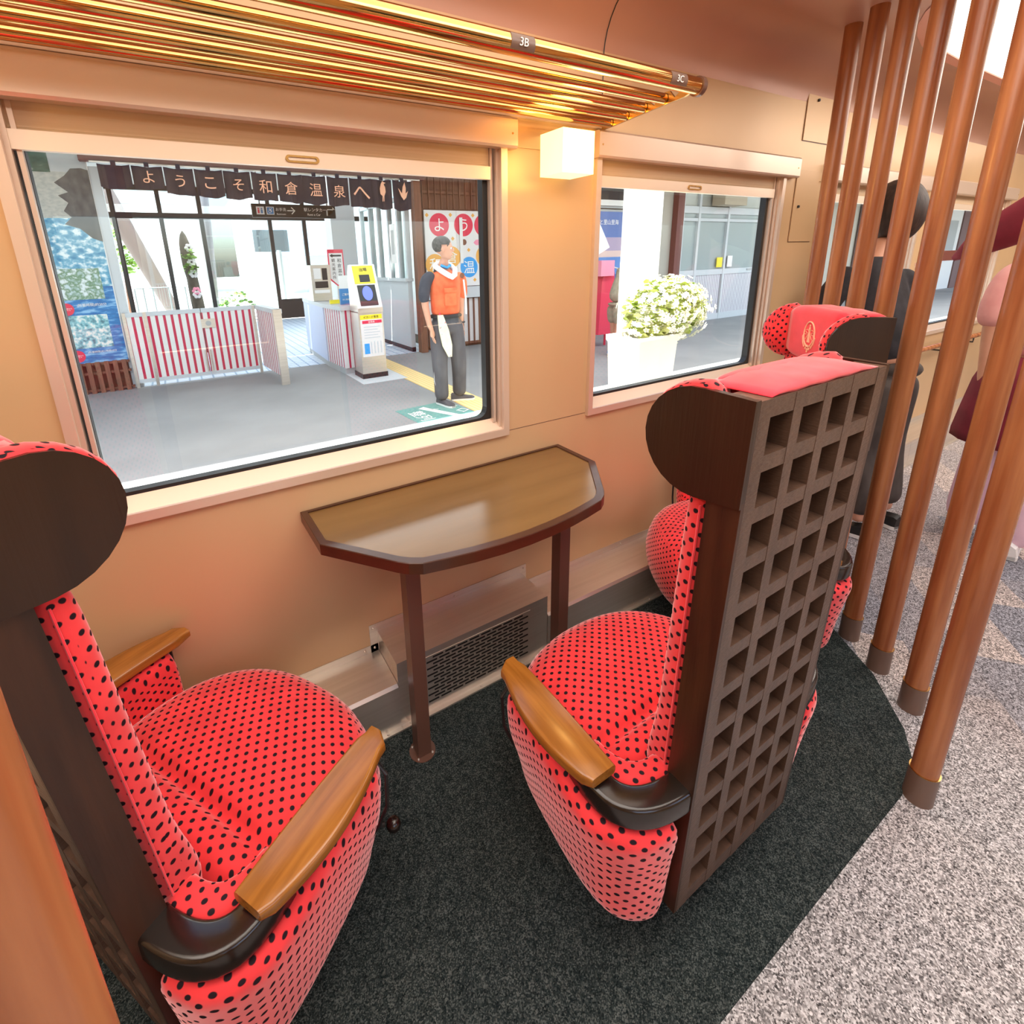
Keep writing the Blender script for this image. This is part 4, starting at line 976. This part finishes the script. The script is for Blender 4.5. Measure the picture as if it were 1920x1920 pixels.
for _ in range(620):
    v = Vector((random.gauss(0, 1), random.gauss(0, 1), random.gauss(0, 1))).normalized()
    g_ = random.uniform(.80, 1.06)+.07*math.sin(v.x*9+v.z*7); c = Vector((.32, 0, .99))+Vector((v.x*.55, v.y*.29, v.z*.33))*g_
    if random.random() < .25 and v.z > .3 and v.x < 0: continue
    q = v.to_track_quat('Z', 'Y').to_matrix(); a0 = random.random()
    for p_ in range(5):
        a = a0+p_*2*PI/5; r_ = .027
        vs = [b.verts.new(c+q @ Vector((r_*math.cos(a+d)*k, r_*math.sin(a+d)*k, h))) for d, k, h in ((0, .12, 0), (-.5, .85, .008), (0, 1.15, .004), (.5, .85, .008))]
        b.faces.new(vs)
fl = obj('blossoms', b, MT['petal'], t); fl['kind'] = 'stuff'
t = thing('blue_poster', 'blue dusk railway poster in a frame behind the white pillar', 'poster', (7.2, F2, .3))
obj('board', bx(-.35, .75, 0, .03, -.02, 2.06), MT['grey'], t)
for z0, z1, c in ((1.55, 2.02, (.12, .20, .48)), (1.30, 1.55, (.45, .36, .50)), (1.18, 1.30, (.75, .55, .50)), (.85, 1.18, (.10, .25, .60)), (0, .85, (.05, .12, .38))):
    obj('print_band', bx(-.31, .70, -.004, 0, z0, z1), mat('poster_print', c, .5), t)
b = B(); tube(b, [(-.25, -.006, 1.14), (.1, -.006, 1.06), (.7, -.006, .92)], .012, 5); obj('bridge_line', b, MT['white'], t)
text('lettering', 'のと里山里海', (.2, -.005, 1.83), MT['whitetext'], wid=.6, parent=t)
t = thing('dark_window', 'dark station window above the blue poster', 'window', (7.45, F2, 2.38))
obj('frame', bx(-.9, .52, -.02, .02, 0, .55), MT['grey'], t); obj('pane', bx(-.85, .44, -.025, -.02, .05, .5), MT['darktext'], t)
simple('white_canopy', bx(6.6, 7.75, F2-.08, F2-.03, 2.42, 2.52), MT['white'], 'white scalloped awning edge inside the dark window', 'awning')
simple('brown_post', bx(9.34, 9.54, F2-.08, F2+.05, G0, 3.2), MT['redbrown'], 'red-brown post left of the grey glazed doors', 'post')
t = thing('glazed_doors', 'grey framed sliding doors with finely striped lower panels', 'doors', (9.60, F2, G0))
MT['slatgrey'] = stripes('grey_white_slats', (.30, .28, .33), (.74, .74, .76), .062, .42)
obj('backing', bx(0, 6, .02, .06, 0, 3.1), mat('grey_glass', (.36, .42, .42), .15), t)
for x0, x1 in ((0, .50), (.56, 1.52), (1.64, 2.9), (2.98, 4.2), (4.3, 5.9)):
    obj('lower_panel', bx(x0, x1, -.01, .02, .14, 1.06), MT['slatgrey'], t)
    obj('upper_window', bx(x0+.02, x1-.02, .012, .02, 2.50, 3.0), mat('upper_glass', (.40, .42, .38), .2), t)
for z0, z1 in ((0, .14), (1.04, 1.16), (2.36, 2.50), (2.20, 2.26)): obj('rail', bx(0, 6, -.03, .02, z0, z1), MT['greyp'], t)
for x in (-.02, .53, 1.58, 2.94, 4.25, 5.95): obj('stile', bx(x-.035, x+.035, -.04, .02, 0, 2.9), MT['greyp'], t)
o = obj('yellow_notice', bx(1.30, 1.50, -.035, -.02, 1.20, 1.42), MT['yellow'], t); obj('notice', bx(1.70, 1.88, -.035, -.02, 1.20, 1.45), MT['cream'], t)
for x in (2.5, 2.8): obj('door_handle', bx(x, x+.18, -.05, -.03, 1.10, 1.14), MT['grey'], t)
simple('vent_hood', bx(10.5, 11.3, F2-.35, F2-.05, 2.50, 2.95), mat('beige_hood', (.45, .38, .28), .6), 'beige hood over the grey glazed doors', 'hood')
t = thing('red_stand', 'red draped stand beside the person in khaki', 'stand', (6.30, 4.9, G0))
b = B(); prism(b, [(-.16, .22), (.22, .22), (.16, 1.26), (-.06, 1.30), (-.12, 1.1)], -.15, .15, 1); obj('drape', b, mat('red_cloth', (.75, .05, .10), .8), t)
obj('shelf', bx(-.2, .1, -.2, .2, 1.2, 1.45), MT['pinkp'], t)
for x in (-.1, .15): obj('leg', tube(B(), [(x, 0, 0), (x, 0, .24)], .02, 6), MT['redp'], t)
t = thing('white_pennant', 'white triangular pennant above the red stand', 'pennant', (6.18, 4.88, 1.52))
obj('cloth', prism(B(), [(0, 0), (.02, .5), (.27, .12)], -.004, .004, 1), MT['white'], t); obj('pole', tube(B(), [(0, 0, -.05), (0, 0, .52)], .008, 6), MT['steel'], t)
# timber fronts further along the platform, seen through the far windows
t = thing('station_annex', 'brown and white timber station front farther along the platform', 'building', (17.5, F2+.02, G0))
for k in range(9):
    x = k*2.6
    obj('timber_bay', bx(x, x+.9, -.06, .0, 0, 3.2), mat('dark_timber', (.17, .10, .10), .7) if k == 0 else bpy.data.materials['dark_timber'], t)
    obj('white_bay', bx(x+.95, x+2.55, -.03, .0, 0, 3.2), MT['white'], t); obj('bay_window', bx(x+1.3, x+2.2, -.05, -.03, 1.1, 2.4), MT['grey'], t)
#@@PEOPLE
# ================================================================== PEOPLE
def skin_obj(chains, sub=1):
    """chains: list of [(point, radius)...]; first chain rooted; returns evaluated mesh"""
    me = bpy.data.meshes.new('s'); vs = []; es = []; rs = []
    for c in chains:
        for j, (p, r_) in enumerate(c):
            if isinstance(p, int): cur = p
            else: vs.append(p); rs.append(r_); cur = len(vs)-1
            if j: es.append((prev, cur))
            prev = cur
    me.from_pydata(vs, es, []); o = bpy.data.objects.new('s', me); COL.objects.link(o)
    o.modifiers.new('k', 'SKIN'); sk = me.skin_vertices[0].data if me.skin_vertices else None
    if sk is None:
        bm = bmesh.new(); bm.from_mesh(me); bm.verts.layers.skin.verify(); bm.to_mesh(me); bm.free(); sk = me.skin_vertices[0].data
    for i, r_ in enumerate(rs): sk[i].radius = (r_[1], r_[0]) if isinstance(r_, tuple) else (r_, r_)
    sk[0].use_root = True
    m = o.modifiers.new('u', 'SUBSURF'); m.levels = sub; m.render_levels = sub
    return o
def evald(o):
    me = bpy.data.meshes.new_from_object(o.evaluated_get(bpy.context.evaluated_depsgraph_get())); old = o.data
    bpy.data.objects.remove(o); bpy.data.meshes.remove(old); return me
def fuse(name, meshes, vox, m, parent=None, smooth_it=3):
    bm = B()
    for x in meshes: bm.from_mesh(x); bpy.data.meshes.remove(x)
    me = bpy.data.meshes.new('f'); bm.to_mesh(me); bm.free()
    o = bpy.data.objects.new('f', me); COL.objects.link(o)
    r_ = o.modifiers.new('r', 'REMESH'); r_.mode = 'VOXEL'; r_.voxel_size = vox
    s_ = o.modifiers.new('sm', 'SMOOTH'); s_.iterations = smooth_it; s_.factor = .5
    out = evald(o); out.name = name; out.materials.clear()
    for p in out.polygons: p.use_smooth = True
    return link(name, out, m, parent)
def bm_mesh(b):
    me = bpy.data.meshes.new('b'); b.to_mesh(me); b.free(); return me
def frame_at(c, yaw_, tilt=0, rollz=0):
    return Matrix.Translation(Vector(c)) @ Matrix.Rotation(yaw_, 4, 'Z') @ Matrix.Rotation(tilt, 4, 'X') @ Matrix.Rotation(rollz, 4, 'Y')
def head_mesh(c, yaw_, tilt=0, s=1.0):
    """head looking along local +y; 0.23 m tall"""
    b = B(); F_ = frame_at(c, yaw_, tilt)
    def sp(p, r_, sc=(1, 1, 1)):
        bmesh.ops.create_uvsphere(b, u_segments=18, v_segments=12, radius=1, matrix=F_ @ Matrix.Translation(Vector(p)*s) @ Matrix.Diagonal((r_*sc[0]*s, r_*sc[1]*s, r_*sc[2]*s, 1)))
    sp((0, -.012, .03), .085, (.90, 1.10, 1.02)); sp((0, .020, -.035), .062, (.95, 1.0, 1.18)); sp((0, .045, -.085), .028, (1.0, .9, .8))
    sp((0, .094, -.012), .014, (.8, 1.1, 1.3)); sp((0, .080, .012), .012, (.7, 1, 2))
    sp((0, .080, -.052), .013, (1.7, .7, .55)); sp((0, .077, -.064), .012, (1.5, .7, .5))
    for q in (-1, 1): sp((q*.080, -.01, -.008), .018, (.45, .9, 1.5)); sp((q*.032, .070, .024), .014, (1.4, .6, .5))
    return bm_mesh(b), F_
def eyes(F_, s, body, m_):
    for q in (-1, 1):
        b = B(); bmesh.ops.create_uvsphere(b, u_segments=10, v_segments=8, radius=.0095*s, matrix=F_ @ Matrix.Translation(Vector((q*.030, .074, .004))*s))
        obj('eye', b, MT['white'], body, smooth='all')
        b = B(); bmesh.ops.create_uvsphere(b, u_segments=10, v_segments=8, radius=.006*s, matrix=F_ @ Matrix.Translation(Vector((q*.030, .0815, .004))*s))
        obj('pupil', b, MT['darktext'], body, smooth='all')
def hand_meshes(wr, d, palm_n, side, r_=.0088, curl=.4):
    """wrist point, forearm direction, palm normal"""
    d = Vector(d).normalized(); n = Vector(palm_n); n = (n-d*n.dot(d)).normalized(); sd = d.cross(n)*side; wr = Vector(wr); out = []
    out.append(evald(skin_obj([[(tuple(wr-d*.02), (.022, .026)), (tuple(wr+d*.03), (.016, .036)), (tuple(wr+d*.075), (.014, .040))]], 1)))
    for k, ln in enumerate((.072, .080, .074, .058)):
        o_ = (-.030+.020*k); base_ = wr+d*.065+sd*o_; a = base_+d*ln*.55+n*curl*.3*ln; e = a+(d*(1-curl*.5)+n*curl).normalized()*ln*.45
        out.append(evald(skin_obj([[(tuple(base_), r_*1.1), (tuple(a), r_), (tuple(e), r_*.85)]], 1)))
    b_ = wr+d*.02-sd*.026; a = b_-sd*.028+d*.030+n*.01; e = a+d*.030+n*.012-sd*.004
    out.append(evald(skin_obj([[(tuple(b_), r_*1.35), (tuple(a), r_*1.15), (tuple(e), r_)]], 1)))
    return out
def shoe(name, c, yaw_, m, parent, ln=.27):
    b = B(); F_ = frame_at(c, yaw_)
    prof = [(-.10, .030, .075), (-.085, .036, .085), (-.03, .036, .075), (.03, .040, .060), (.09, .046, .048), (.14, .042, .040), (.165, .022, .025)]
    rings = []
    for y, hw, h in prof:
        rings.append([F_ @ Vector((x, y, z)) for x, z in ((-hw, 0), (-hw*1.05, h*.35), (-hw*.8, h*.8), (0, h), (hw*.8, h*.8), (hw*1.05, h*.35), (hw, 0))])
    o = obj(name, loft(rings), m, parent, smooth=True)
    b = B(); 
    rings = [[F_ @ Vector((x, y, z)) for x, z in ((-hw*1.1, -.004), (-hw*1.1, .016), (hw*1.1, .016), (hw*1.1, -.004))] for y, hw, h in prof]
    obj('sole', loft(rings), MT['white'], o)
    return o

# --- the station attendant on the platform
GZ = G0
px, py = 2.42, 3.22
t = thing('person', 'person in orange vest with white neck towel standing on the platform', 'person', (px, py, GZ), 0)
# local frame, body facing roughly the train and a little to the right
def P(x, y, z): return (x, y, z)
legs = [[(P(.0, 0, .93), (.10, .13)), (P(.0, 0, 1.08), (.10, .145)), (P(.0, -.01, 1.26), (.11, .16)), (P(0, 0, 1.40), (.07, .11)), (P(.0, .0, 1.47), .05), (P(.0, -.01, 1.56), .048)]]
lA = [(P(-.09, 0, .90), .088), (P(-.10, -.01, .50), .058), (P(-.085, .0, .26), .05), (P(-.075, .01, .08), .038)]
lB = [(P(.10, .02, .90), .088), (P(.145, .01, .50), .058), (P(.165, .06, .26), .05), (P(.165, .08, .08), .038)]
aA = [(P(-.15, .0, 1.39), .055), (P(-.215, .0, 1.34), .052), (P(-.235, .0, 1.10), .040), (P(-.215, -.05, .88), .030), (P(-.20, -.07, .83), .024)]
aB = [(P(.15, .0, 1.39), .055), (P(.205, .01, 1.34), .052), (P(.215, .05, 1.10), .040), (P(.215, .06, .89), .030), (P(.215, .05, .84), .024)]
hm, HF = head_mesh((.0, -.02, 1.635), R(180+62), 0, 1.0)
meshes = [evald(skin_obj([c], 2)) for c in (legs[0], lA, lB, aA, aB)] + [hm] + hand_meshes((-.20, -.07, .83), (.02, -.1, -1), (1, -.2, 0), 1, curl=.45) + hand_meshes((.215, .05, .84), (.05, -.15, -1), (-1, -.2, 0), -1, curl=.3)
body = fuse('body', meshes, .0075, MT['skin'], t)
eyes(HF, 1.0, body, None)
# hair: short, dark, grey at the sides
b = B(); bmesh.ops.create_uvsphere(b, u_segments=20, v_segments=14, radius=1, matrix=HF @ Matrix.Translation((0, -.022, .040)) @ Matrix.Diagonal((.084, .098, .088, 1)))
for v in list(b.verts):
    q = HF.inverted() @ v.co
    if q.z < .03-.9*max(0, q.y) and q.z < .035 and q.y > -.02 or q.z < -.035: b.verts.remove(v)
obj('hair', b, noisy('greying_hair', (.015, .015, .015), (.10, .095, .09), (60, 60, 60), .7), t, smooth='all')
def cloth(name, chains, m, parent, vox=.009, sub=2, cut=None):
    o = fuse(name, [evald(skin_obj([c], sub)) for c in chains], vox, m, parent, 2)
    if cut:
        bm = bmesh.new(); bm.from_mesh(o.data)
        for f in [f for f in bm.faces if cut(f.calc_center_median())]: bm.faces.remove(f)
        bm.to_mesh(o.data); bm.free()
    return o
MT['orangevest'] = noisy('orange_vest', (.85, .12, .035), (.95, .18, .06), (12, 12, 12), .7, bump=.3)
MT['navy'] = noisy('charcoal_cloth', (.035, .038, .055), (.055, .058, .075), (20, 20, 20), .85, bump=.2)
MT['trouser'] = noisy('dark_grey_trousers', (.060, .062, .075), (.10, .10, .115), (10, 10, 5), .85, bump=.4)
vest = cloth('vest', [[(P(.0, 0, .95), (.118, .160)), (P(.0, 0, 1.02), (.125, .170)), (P(.0, 0, 1.10), (.128, .172)), (P(.0, -.015, 1.26), (.134, .188)), (P(0, -.005, 1.37), (.11, .175)), (P(0, 0, 1.44), (.07, .09))], [(P(.13, .0, 1.38), .062), (P(.20, .0, 1.34), .066), (P(.225, .03, 1.20), .060), (P(.228, .045, 1.12), .056)]], MT['orangevest'], t)
slv = cloth('sleeve', [[(P(-.11, .0, 1.395), .066), (P(-.205, .0, 1.35), .070), (P(-.24, .0, 1.20), .063), (P(-.243, -.005, 1.10), .058)], [(P(-.09, -.02, 1.40), .065), (P(-.02, .05, 1.42), .06)]], MT['navy'], t)
slv['label'] = 'dark navy shoulder and sleeve'
slv2 = cloth('sleeve', [[(P(.10, .035, 1.40), .058), (P(.17, .03, 1.385), .056)]], MT['navy'], t)
obj('pocket', bx(-.075, .055, -.150, -.125, 1.08, 1.23), MT['orangevest'], vest, bevel=.006); obj('pocket_flap', bx(-.082, .062, -.156, -.125, 1.21, 1.255), MT['orangevest'], vest, bevel=.005)
bd = obj('badge', disc(B(), .135, 1.37, -.135, .028), MT['slatwood'], vest)
b = B(); tube(b, [(.15, -.14, 1.33), (.165, -.145, 1.15), (.17, -.14, .98)], .010, 6); obj('lanyard', b, MT['white'], vest)
# towel round the neck
b = B(); pts = [(-.085, .03, 1.47), (-.095, -.03, 1.455), (-.07, -.09, 1.42), (-.01, -.13, 1.375), (.02, -.138, 1.36), (.06, -.12, 1.38), (.095, -.06, 1.43), (.09, .02, 1.47), (.04, .075, 1.495), (-.03, .08, 1.495), (-.085, .03, 1.47)]
tube(b, pts, .028, 10, cap=False); o = obj('towel', b, MT['white'], t, smooth='all')
b = B(); tube(b, [(-.055, -.04, 1.475), (0, -.075, 1.45), (.055, -.04, 1.475)], .014, 8); obj('collar', b, MT['bluep'], t, smooth='all')
tr = cloth('trousers', [[(P(.0, 0, 1.05), (.105, .140)), (P(.0, 0, .96), (.118, .160)), (P(.0, 0, .84), (.118, .165)), (P(.0, 0, .76), (.09, .12))], [(P(-.075, 0, .96), .10), (P(-.085, 0, .80), .112), (P(-.10, -.01, .50), .092), (P(-.090, .0, .26), .082), (P(-.080, .01, .05), .082)], [(P(.08, .0, .96), .10), (P(.10, .01, .80), .112), (P(.145, .01, .50), .092), (P(.165, .05, .26), .082), (P(.168, .07, .05), .082)]], MT['trouser'], t)
b = B(); tube(b, [(-.172, -.02, .62), (-.172, -.01, .45), (-.168, 0, .28), (-.14, -.03, .14)], .004, 6); obj('stripe', b, MT['white'], tr)
bl = B(); pts = [(.165*math.cos(2*PI*k/20), .118*math.sin(2*PI*k/20), .965) for k in range(21)]; tube(bl, pts, .016, 8, cap=False); obj('belt', bl, MT['darktext'], tr, smooth='all')
b = B(); tube(b, [(.185, .06, .875), (.235, .08, .875), (.245, .04, .875), (.21, .025, .875), (.185, .05, .875)], .010, 6); obj('wrist_watch', b, MT['darktext'], t)
shoe('shoe', (-.075, -.02, .008), R(180+12), MT['trouser'], t); shoe('shoe', (.17, .06, .008), R(180+70), MT['trouser'], t)
# cloth bag at his hip
t2 = thing('hip_bag', 'pale yellow patterned cloth hanging at the hip of the man in orange', 'cloth', (px-.10, py-.135, GZ+.55))
rings = [[Vector((x0, y_, z)), Vector((x1, y_, z)), Vector((x1, y_+.012, z)), Vector((x0, y_+.012, z))] for z, x0, x1, y_ in ((0, .045, .085, 0), (.12, -.02, .09, -.006), (.28, -.055, .055, -.012), (.44, -.06, .0, 0))]
obj('cloth', loft(rings), img('patterned_cloth', [(.4, (.80, .76, .50)), (.6, (.82, .78, .56)), (.66, (.25, .55, .50)), (.72, (.8, .2, .2))], (24, 24, 24)), t2)
obj('strap', tube(B(), [(-.03, .02, .42), (-.02, .03, .46)], .008, 6), MT['redp'], t2)

# --- person in khaki, bending, half hidden by the white pillar
t = thing('person', 'person in khaki shirt and shorts bending behind the white pillar', 'person', (5.86, 4.12, GZ), 0)
tor = [(P(.0, 0, .80), (.14, .11)), (P(.07, 0, 1.0), (.15, .11)), (P(.20, 0, 1.24), (.16, .11)), (P(.30, 0, 1.38), (.10, .07)), (P(.36, 0, 1.44), .048), (P(.40, 0, 1.50), .046)]
l1 = [(P(-.02, -.07, .80), .085), (P(.0, -.08, .44), .055), (P(-.08, -.08, .08), .036)]; l2 = [(P(.03, .09, .80), .085), (P(.06, .08, .44), .055), (P(.06, .08, .08), .036)]
a1 = [(P(.20, -.15, 1.33), .055), (P(.08, -.22, 1.10), .042), (P(.16, -.22, .93), .030), (P(.19, -.22, .88), .024)]; a2 = [(P(.22, .15, 1.33), .055), (P(.25, .2, 1.1), .042), (P(.40, .18, 1.0), .03)]
hm, HF = head_mesh((.44, 0, 1.55), R(-90), R(-20), 1.0)
fuse('body', [evald(skin_obj([c], 2)) for c in (tor, l1, l2, a1, a2)]+[hm]+hand_meshes((.19, -.22, .88), (.3, 0, -1), (0, 1, 0), 1), .009, MT['skin2'], t)
MT['khaki'] = noisy('khaki_cloth', (.27, .23, .16), (.34, .29, .21), (20, 20, 20), .85)
cloth('shirt', [[(P(.0, 0, .80), (.17, .13)), (P(.07, 0, 1.0), (.17, .125)), (P(.20, 0, 1.24), (.18, .13)), (P(.30, 0, 1.39), (.12, .08))], [(P(.20, -.14, 1.35), .068), (P(.13, -.21, 1.20), .066), (P(.09, -.225, 1.10), .062)], [(P(.22, .14, 1.35), .066), (P(.25, .2, 1.15), .06)]], MT['khaki'], t)
cloth('shorts', [[(P(.0, 0, .84), (.16, .12)), (P(.0, 0, .76), (.16, .12))], [(P(-.02, -.07, .80), .105), (P(.0, -.08, .48), .092)], [(P(.03, .09, .80), .105), (P(.05, .08, .48), .092)]], MT['khaki'], t)
b = B(); bmesh.ops.create_uvsphere(b, u_segments=16, v_segments=10, radius=1, matrix=HF @ Matrix.Translation((0, -.02, .045)) @ Matrix.Diagonal((.092, .105, .088, 1))); obj('hair', b, MT['darktext'], t, smooth='all')
shoe('shoe', (-.09, -.08, .008), R(-80), MT['orangep'], t); shoe('shoe', (.06, .08, .008), R(-80), MT['blue'], t)
t = thing('paper_bag', 'white printed paper bag held by the person in khaki', 'bag', (6.00, 3.86, GZ+.60))
o = obj('bag', bx(-.14, .14, -.03, .03, -.14, .14), MT['white'], t); o.rotation_euler = (0, R(42), 0)
text('print', '和倉', (0, -.032, 0), MT['bluep'], h=.08, parent=o)
obj('red_tie', tube(B(), [(.03, 0, .17), (.06, 0, .10), (.10, -.02, .12)], .02, 6), MT['redp'], t)

# --- passenger in black by the poles
t = thing('person', 'person with dark bobbed hair and glasses in a black shirt behind the poles', 'person', (0, 0, 0), 0)
tor = [((3.06, -.42, .90), (.11, .12)), ((3.07, -.36, 1.05), (.10, .14)), ((3.05, -.28, 1.25), (.11, .165)), ((3.06, -.26, 1.40), (.065, .12)), ((3.07, -.25, 1.48), .048), ((3.11, -.25, 1.56), .046)]
lL = [((2.98, -.42, .90), .09), ((2.99, -.38, .50), .058), ((2.97, -.42, .08), .038)]; lR = [((3.15, -.42, .90), .08), ((3.21, -.39, .50), .058), ((3.24, -.44, .08), .038)]
aR = [((3.20, -.31, 1.39), .052), ((3.23, -.34, 1.30), .048), ((3.19, -.37, 1.13), .040), ((3.38, -.31, 1.25), .030), ((3.47, -.29, 1.305), .024)]
aL = [((2.92, -.22, 1.39), .052), ((2.84, -.18, 1.30), .048), ((2.83, -.10, 1.12), .038), ((2.98, -.06, 1.05), .030)]
hm, HF = head_mesh((3.17, -.25, 1.655), R(-62), R(-8), 1.08)
body = fuse('body', [evald(skin_obj([c], 2)) for c in (tor, lL, lR, aR, aL)]+[hm]+hand_meshes((3.47, -.29, 1.305), (.45, .05, 1), (.3, 1, 0), 1, curl=.3)+hand_meshes((2.98, -.06, 1.05), (1, .3, 0), (0, 1, 0), -1), .008, MT['skin'], t)
eyes(HF, 1.08, body, None)
MT['blackcloth'] = noisy('black_cloth', (.012, .011, .014), (.030, .028, .035), (14, 14, 14), .85, bump=.5)
cloth('shirt', [[((3.05, -.40, .93), (.13, .145)), ((3.06, -.36, 1.05), (.125, .15)), ((3.05, -.28, 1.25), (.13, .185)), ((3.06, -.26, 1.41), (.085, .14)), ((3.07, -.255, 1.47), (.055, .07))], [((3.17, -.31, 1.40), .066), ((3.22, -.335, 1.30), .068), ((3.20, -.36, 1.20), .060)], [((2.93, -.22, 1.40), .066), ((2.84, -.18, 1.30), .068), ((2.83, -.12, 1.14), .062)]], MT['blackcloth'], t)
cloth('trousers', [[((3.06, -.42, .98), (.12, .125)), ((3.06, -.42, .86), (.125, .135))], [((2.99, -.42, .90), .105), ((2.99, -.38, .50), .085), ((2.97, -.42, .12), .075)], [((3.13, -.42, .90), .095), ((3.21, -.39, .50), .085), ((3.24, -.44, .12), .075)]], noisy('dark_brown_trousers', (.045, .035, .03), (.09, .075, .065), (14, 14, 6), .8), t)
b = B(); bmesh.ops.create_uvsphere(b, u_segments=28, v_segments=20, radius=1, matrix=HF @ Matrix.Translation((0, -.022, .012)) @ Matrix.Diagonal((.122, .138, .155, 1)))
for v in b.verts:
    q = HF.inverted() @ v.co
    if q.z < -.115: q.z = -.115-(q.z+.115)*.15
    v.co = HF @ q
for f in [f for f in b.faces if (lambda q: q.y > .045 and q.z < .075 and abs(q.x) < .092)(HF.inverted() @ f.calc_center_median())]: b.faces.remove(f)
obj('hair', b, noisy('dark_brown_hair', (.014, .006, .005), (.040, .020, .014), (70, 70, 8), .62, bump=.6), t, smooth='all')
b = B()
for q in (-1, 1): tube(b, [tuple(HF @ Vector((q*.036+.026*math.cos(a_), .102, .004+.022*math.sin(a_)))) for a_ in [2*PI*k/16 for k in range(17)]], .0016, 6); tube(b, [tuple(HF @ Vector((q*.062, .100, .008))), tuple(HF @ Vector((q*.092, .0, .008)))], .0016, 6)
tube(b, [tuple(HF @ Vector((-.010, .104, .006))), tuple(HF @ Vector((.010, .104, .006)))], .0016, 6); obj('glasses', b, MT['steel'], t)
shoe('shoe', (2.97, -.40, .008), R(10), MT['black'], t); shoe('shoe', (3.24, -.42, .008), R(-10), MT['black'], t)

# --- crew member in pink and maroon
t = thing('person', 'person in pink tunic, maroon hood and skirt over pink trousers walking up the aisle', 'person', (0, 0, 0), 0)
tor = [((3.50, -.84, .90), (.15, .11)), ((3.50, -.84, 1.08), (.14, .10)), ((3.52, -.84, 1.28), (.17, .11)), ((3.53, -.84, 1.42), (.12, .065)), ((3.54, -.84, 1.49), .048), ((3.55, -.84, 1.56), .046)]
lL = [((3.50, -.74, .90), .09), ((3.52, -.72, .50), .058), ((3.50, -.70, .10), .036)]; lR = [((3.48, -.93, .90), .09), ((3.45, -.92, .50), .058), ((3.42, -.92, .08), .036)]
aL = [((3.50, -.69, 1.40), .054), ((3.46, -.645, 1.33), .050), ((3.42, -.64, 1.12), .040), ((3.42, -.655, .88), .029), ((3.42, -.66, .82), .023)]
aR = [((3.52, -.99, 1.40), .054), ((3.52, -1.04, 1.33), .050), ((3.52, -1.06, 1.12), .040), ((3.56, -1.04, .88), .029)]
hm, HF = head_mesh((3.58, -.84, 1.65), R(-90), 0, 1.0)
fuse('body', [evald(skin_obj([c], 2)) for c in (tor, lL, lR, aL, aR)]+[hm]+hand_meshes((3.42, -.66, .82), (0, -.02, -1), (.2, -1, 0), 1, curl=.3)+hand_meshes((3.56, -1.04, .88), (0, 0, -1), (0, 1, 0), -1), .008, MT['skin'], t)
MT['pinkcloth'] = noisy('dusty_pink_cloth', (.72, .33, .32), (.78, .40, .38), (12, 12, 12), .85, bump=.3); MT['maroon'] = noisy('maroon_cloth', (.17, .008, .022), (.22, .012, .03), (12, 12, 12), .8, bump=.3)
cloth('tunic', [[((3.50, -.84, .95), (.17, .125)), ((3.50, -.84, 1.08), (.175, .125)), ((3.52, -.84, 1.28), (.195, .135)), ((3.53, -.84, 1.42), (.15, .10)), ((3.535, -.84, 1.50), (.085, .07)), ((3.54, -.84, 1.545), (.05, .05))], [((3.50, -.70, 1.41), .070), ((3.46, -.645, 1.33), .074), ((3.43, -.64, 1.20), .075), ((3.42, -.645, 1.10), .074)], [((3.52, -.98, 1.41), .070), ((3.52, -1.04, 1.33), .074), ((3.52, -1.06, 1.12), .074)]], MT['pinkcloth'], t)
rings = []
for z, rx, ry in ((.98, .15, .19), (.85, .19, .23), (.70, .205, .25), (.58, .21, .265), (.54, .21, .265)): rings.append([Vector((3.51+rx*math.cos(2*PI*k/30), -.83+ry*math.sin(2*PI*k/30)*(1+.02*math.sin(k*3)), z)) for k in range(30)])
obj('skirt', loft(rings), MT['maroon'], t, smooth='all')
cloth('trousers', [[((3.50, -.84, .80), (.19, .14)), ((3.50, -.84, .70), (.19, .14))], [((3.50, -.74, .75), .11), ((3.52, -.72, .40), .10), ((3.50, -.70, .03), .095)], [((3.48, -.93, .75), .11), ((3.45, -.92, .40), .10), ((3.42, -.92, .03), .095)]], mat('pale_pink_cloth', (.80, .55, .66), .8), t)
# draped hood with a pointed flap falling over the left shoulder
hp = [(3.60, -.385, 1.435), (3.59, -.45, 1.485), (3.57, -.54, 1.555), (3.555, -.66, 1.63), (3.54, -.76, 1.68), (3.535, -.86, 1.69), (3.54, -.945, 1.66)]
rings = []
for (c, (t_, s_, u_)), r_ in zip(zip([Vector(q) for q in hp], frames([Vector(q) for q in hp])), (.012, .052, .085, .105, .125, .115, .03)):
    rings.append([c+s_*math.cos(2*PI*k/28)*r_*.8+u_*math.sin(2*PI*k/28)*r_*(1+.03*math.sin(3*k)) for k in range(28)])
obj('hood', loft(rings), MT['maroon'], t, smooth='all')
shoe('shoe', (3.50, -.70, .008), R(-80), MT['white'], t); shoe('shoe', (3.42, -.90, .008), R(-80), MT['white'], t)
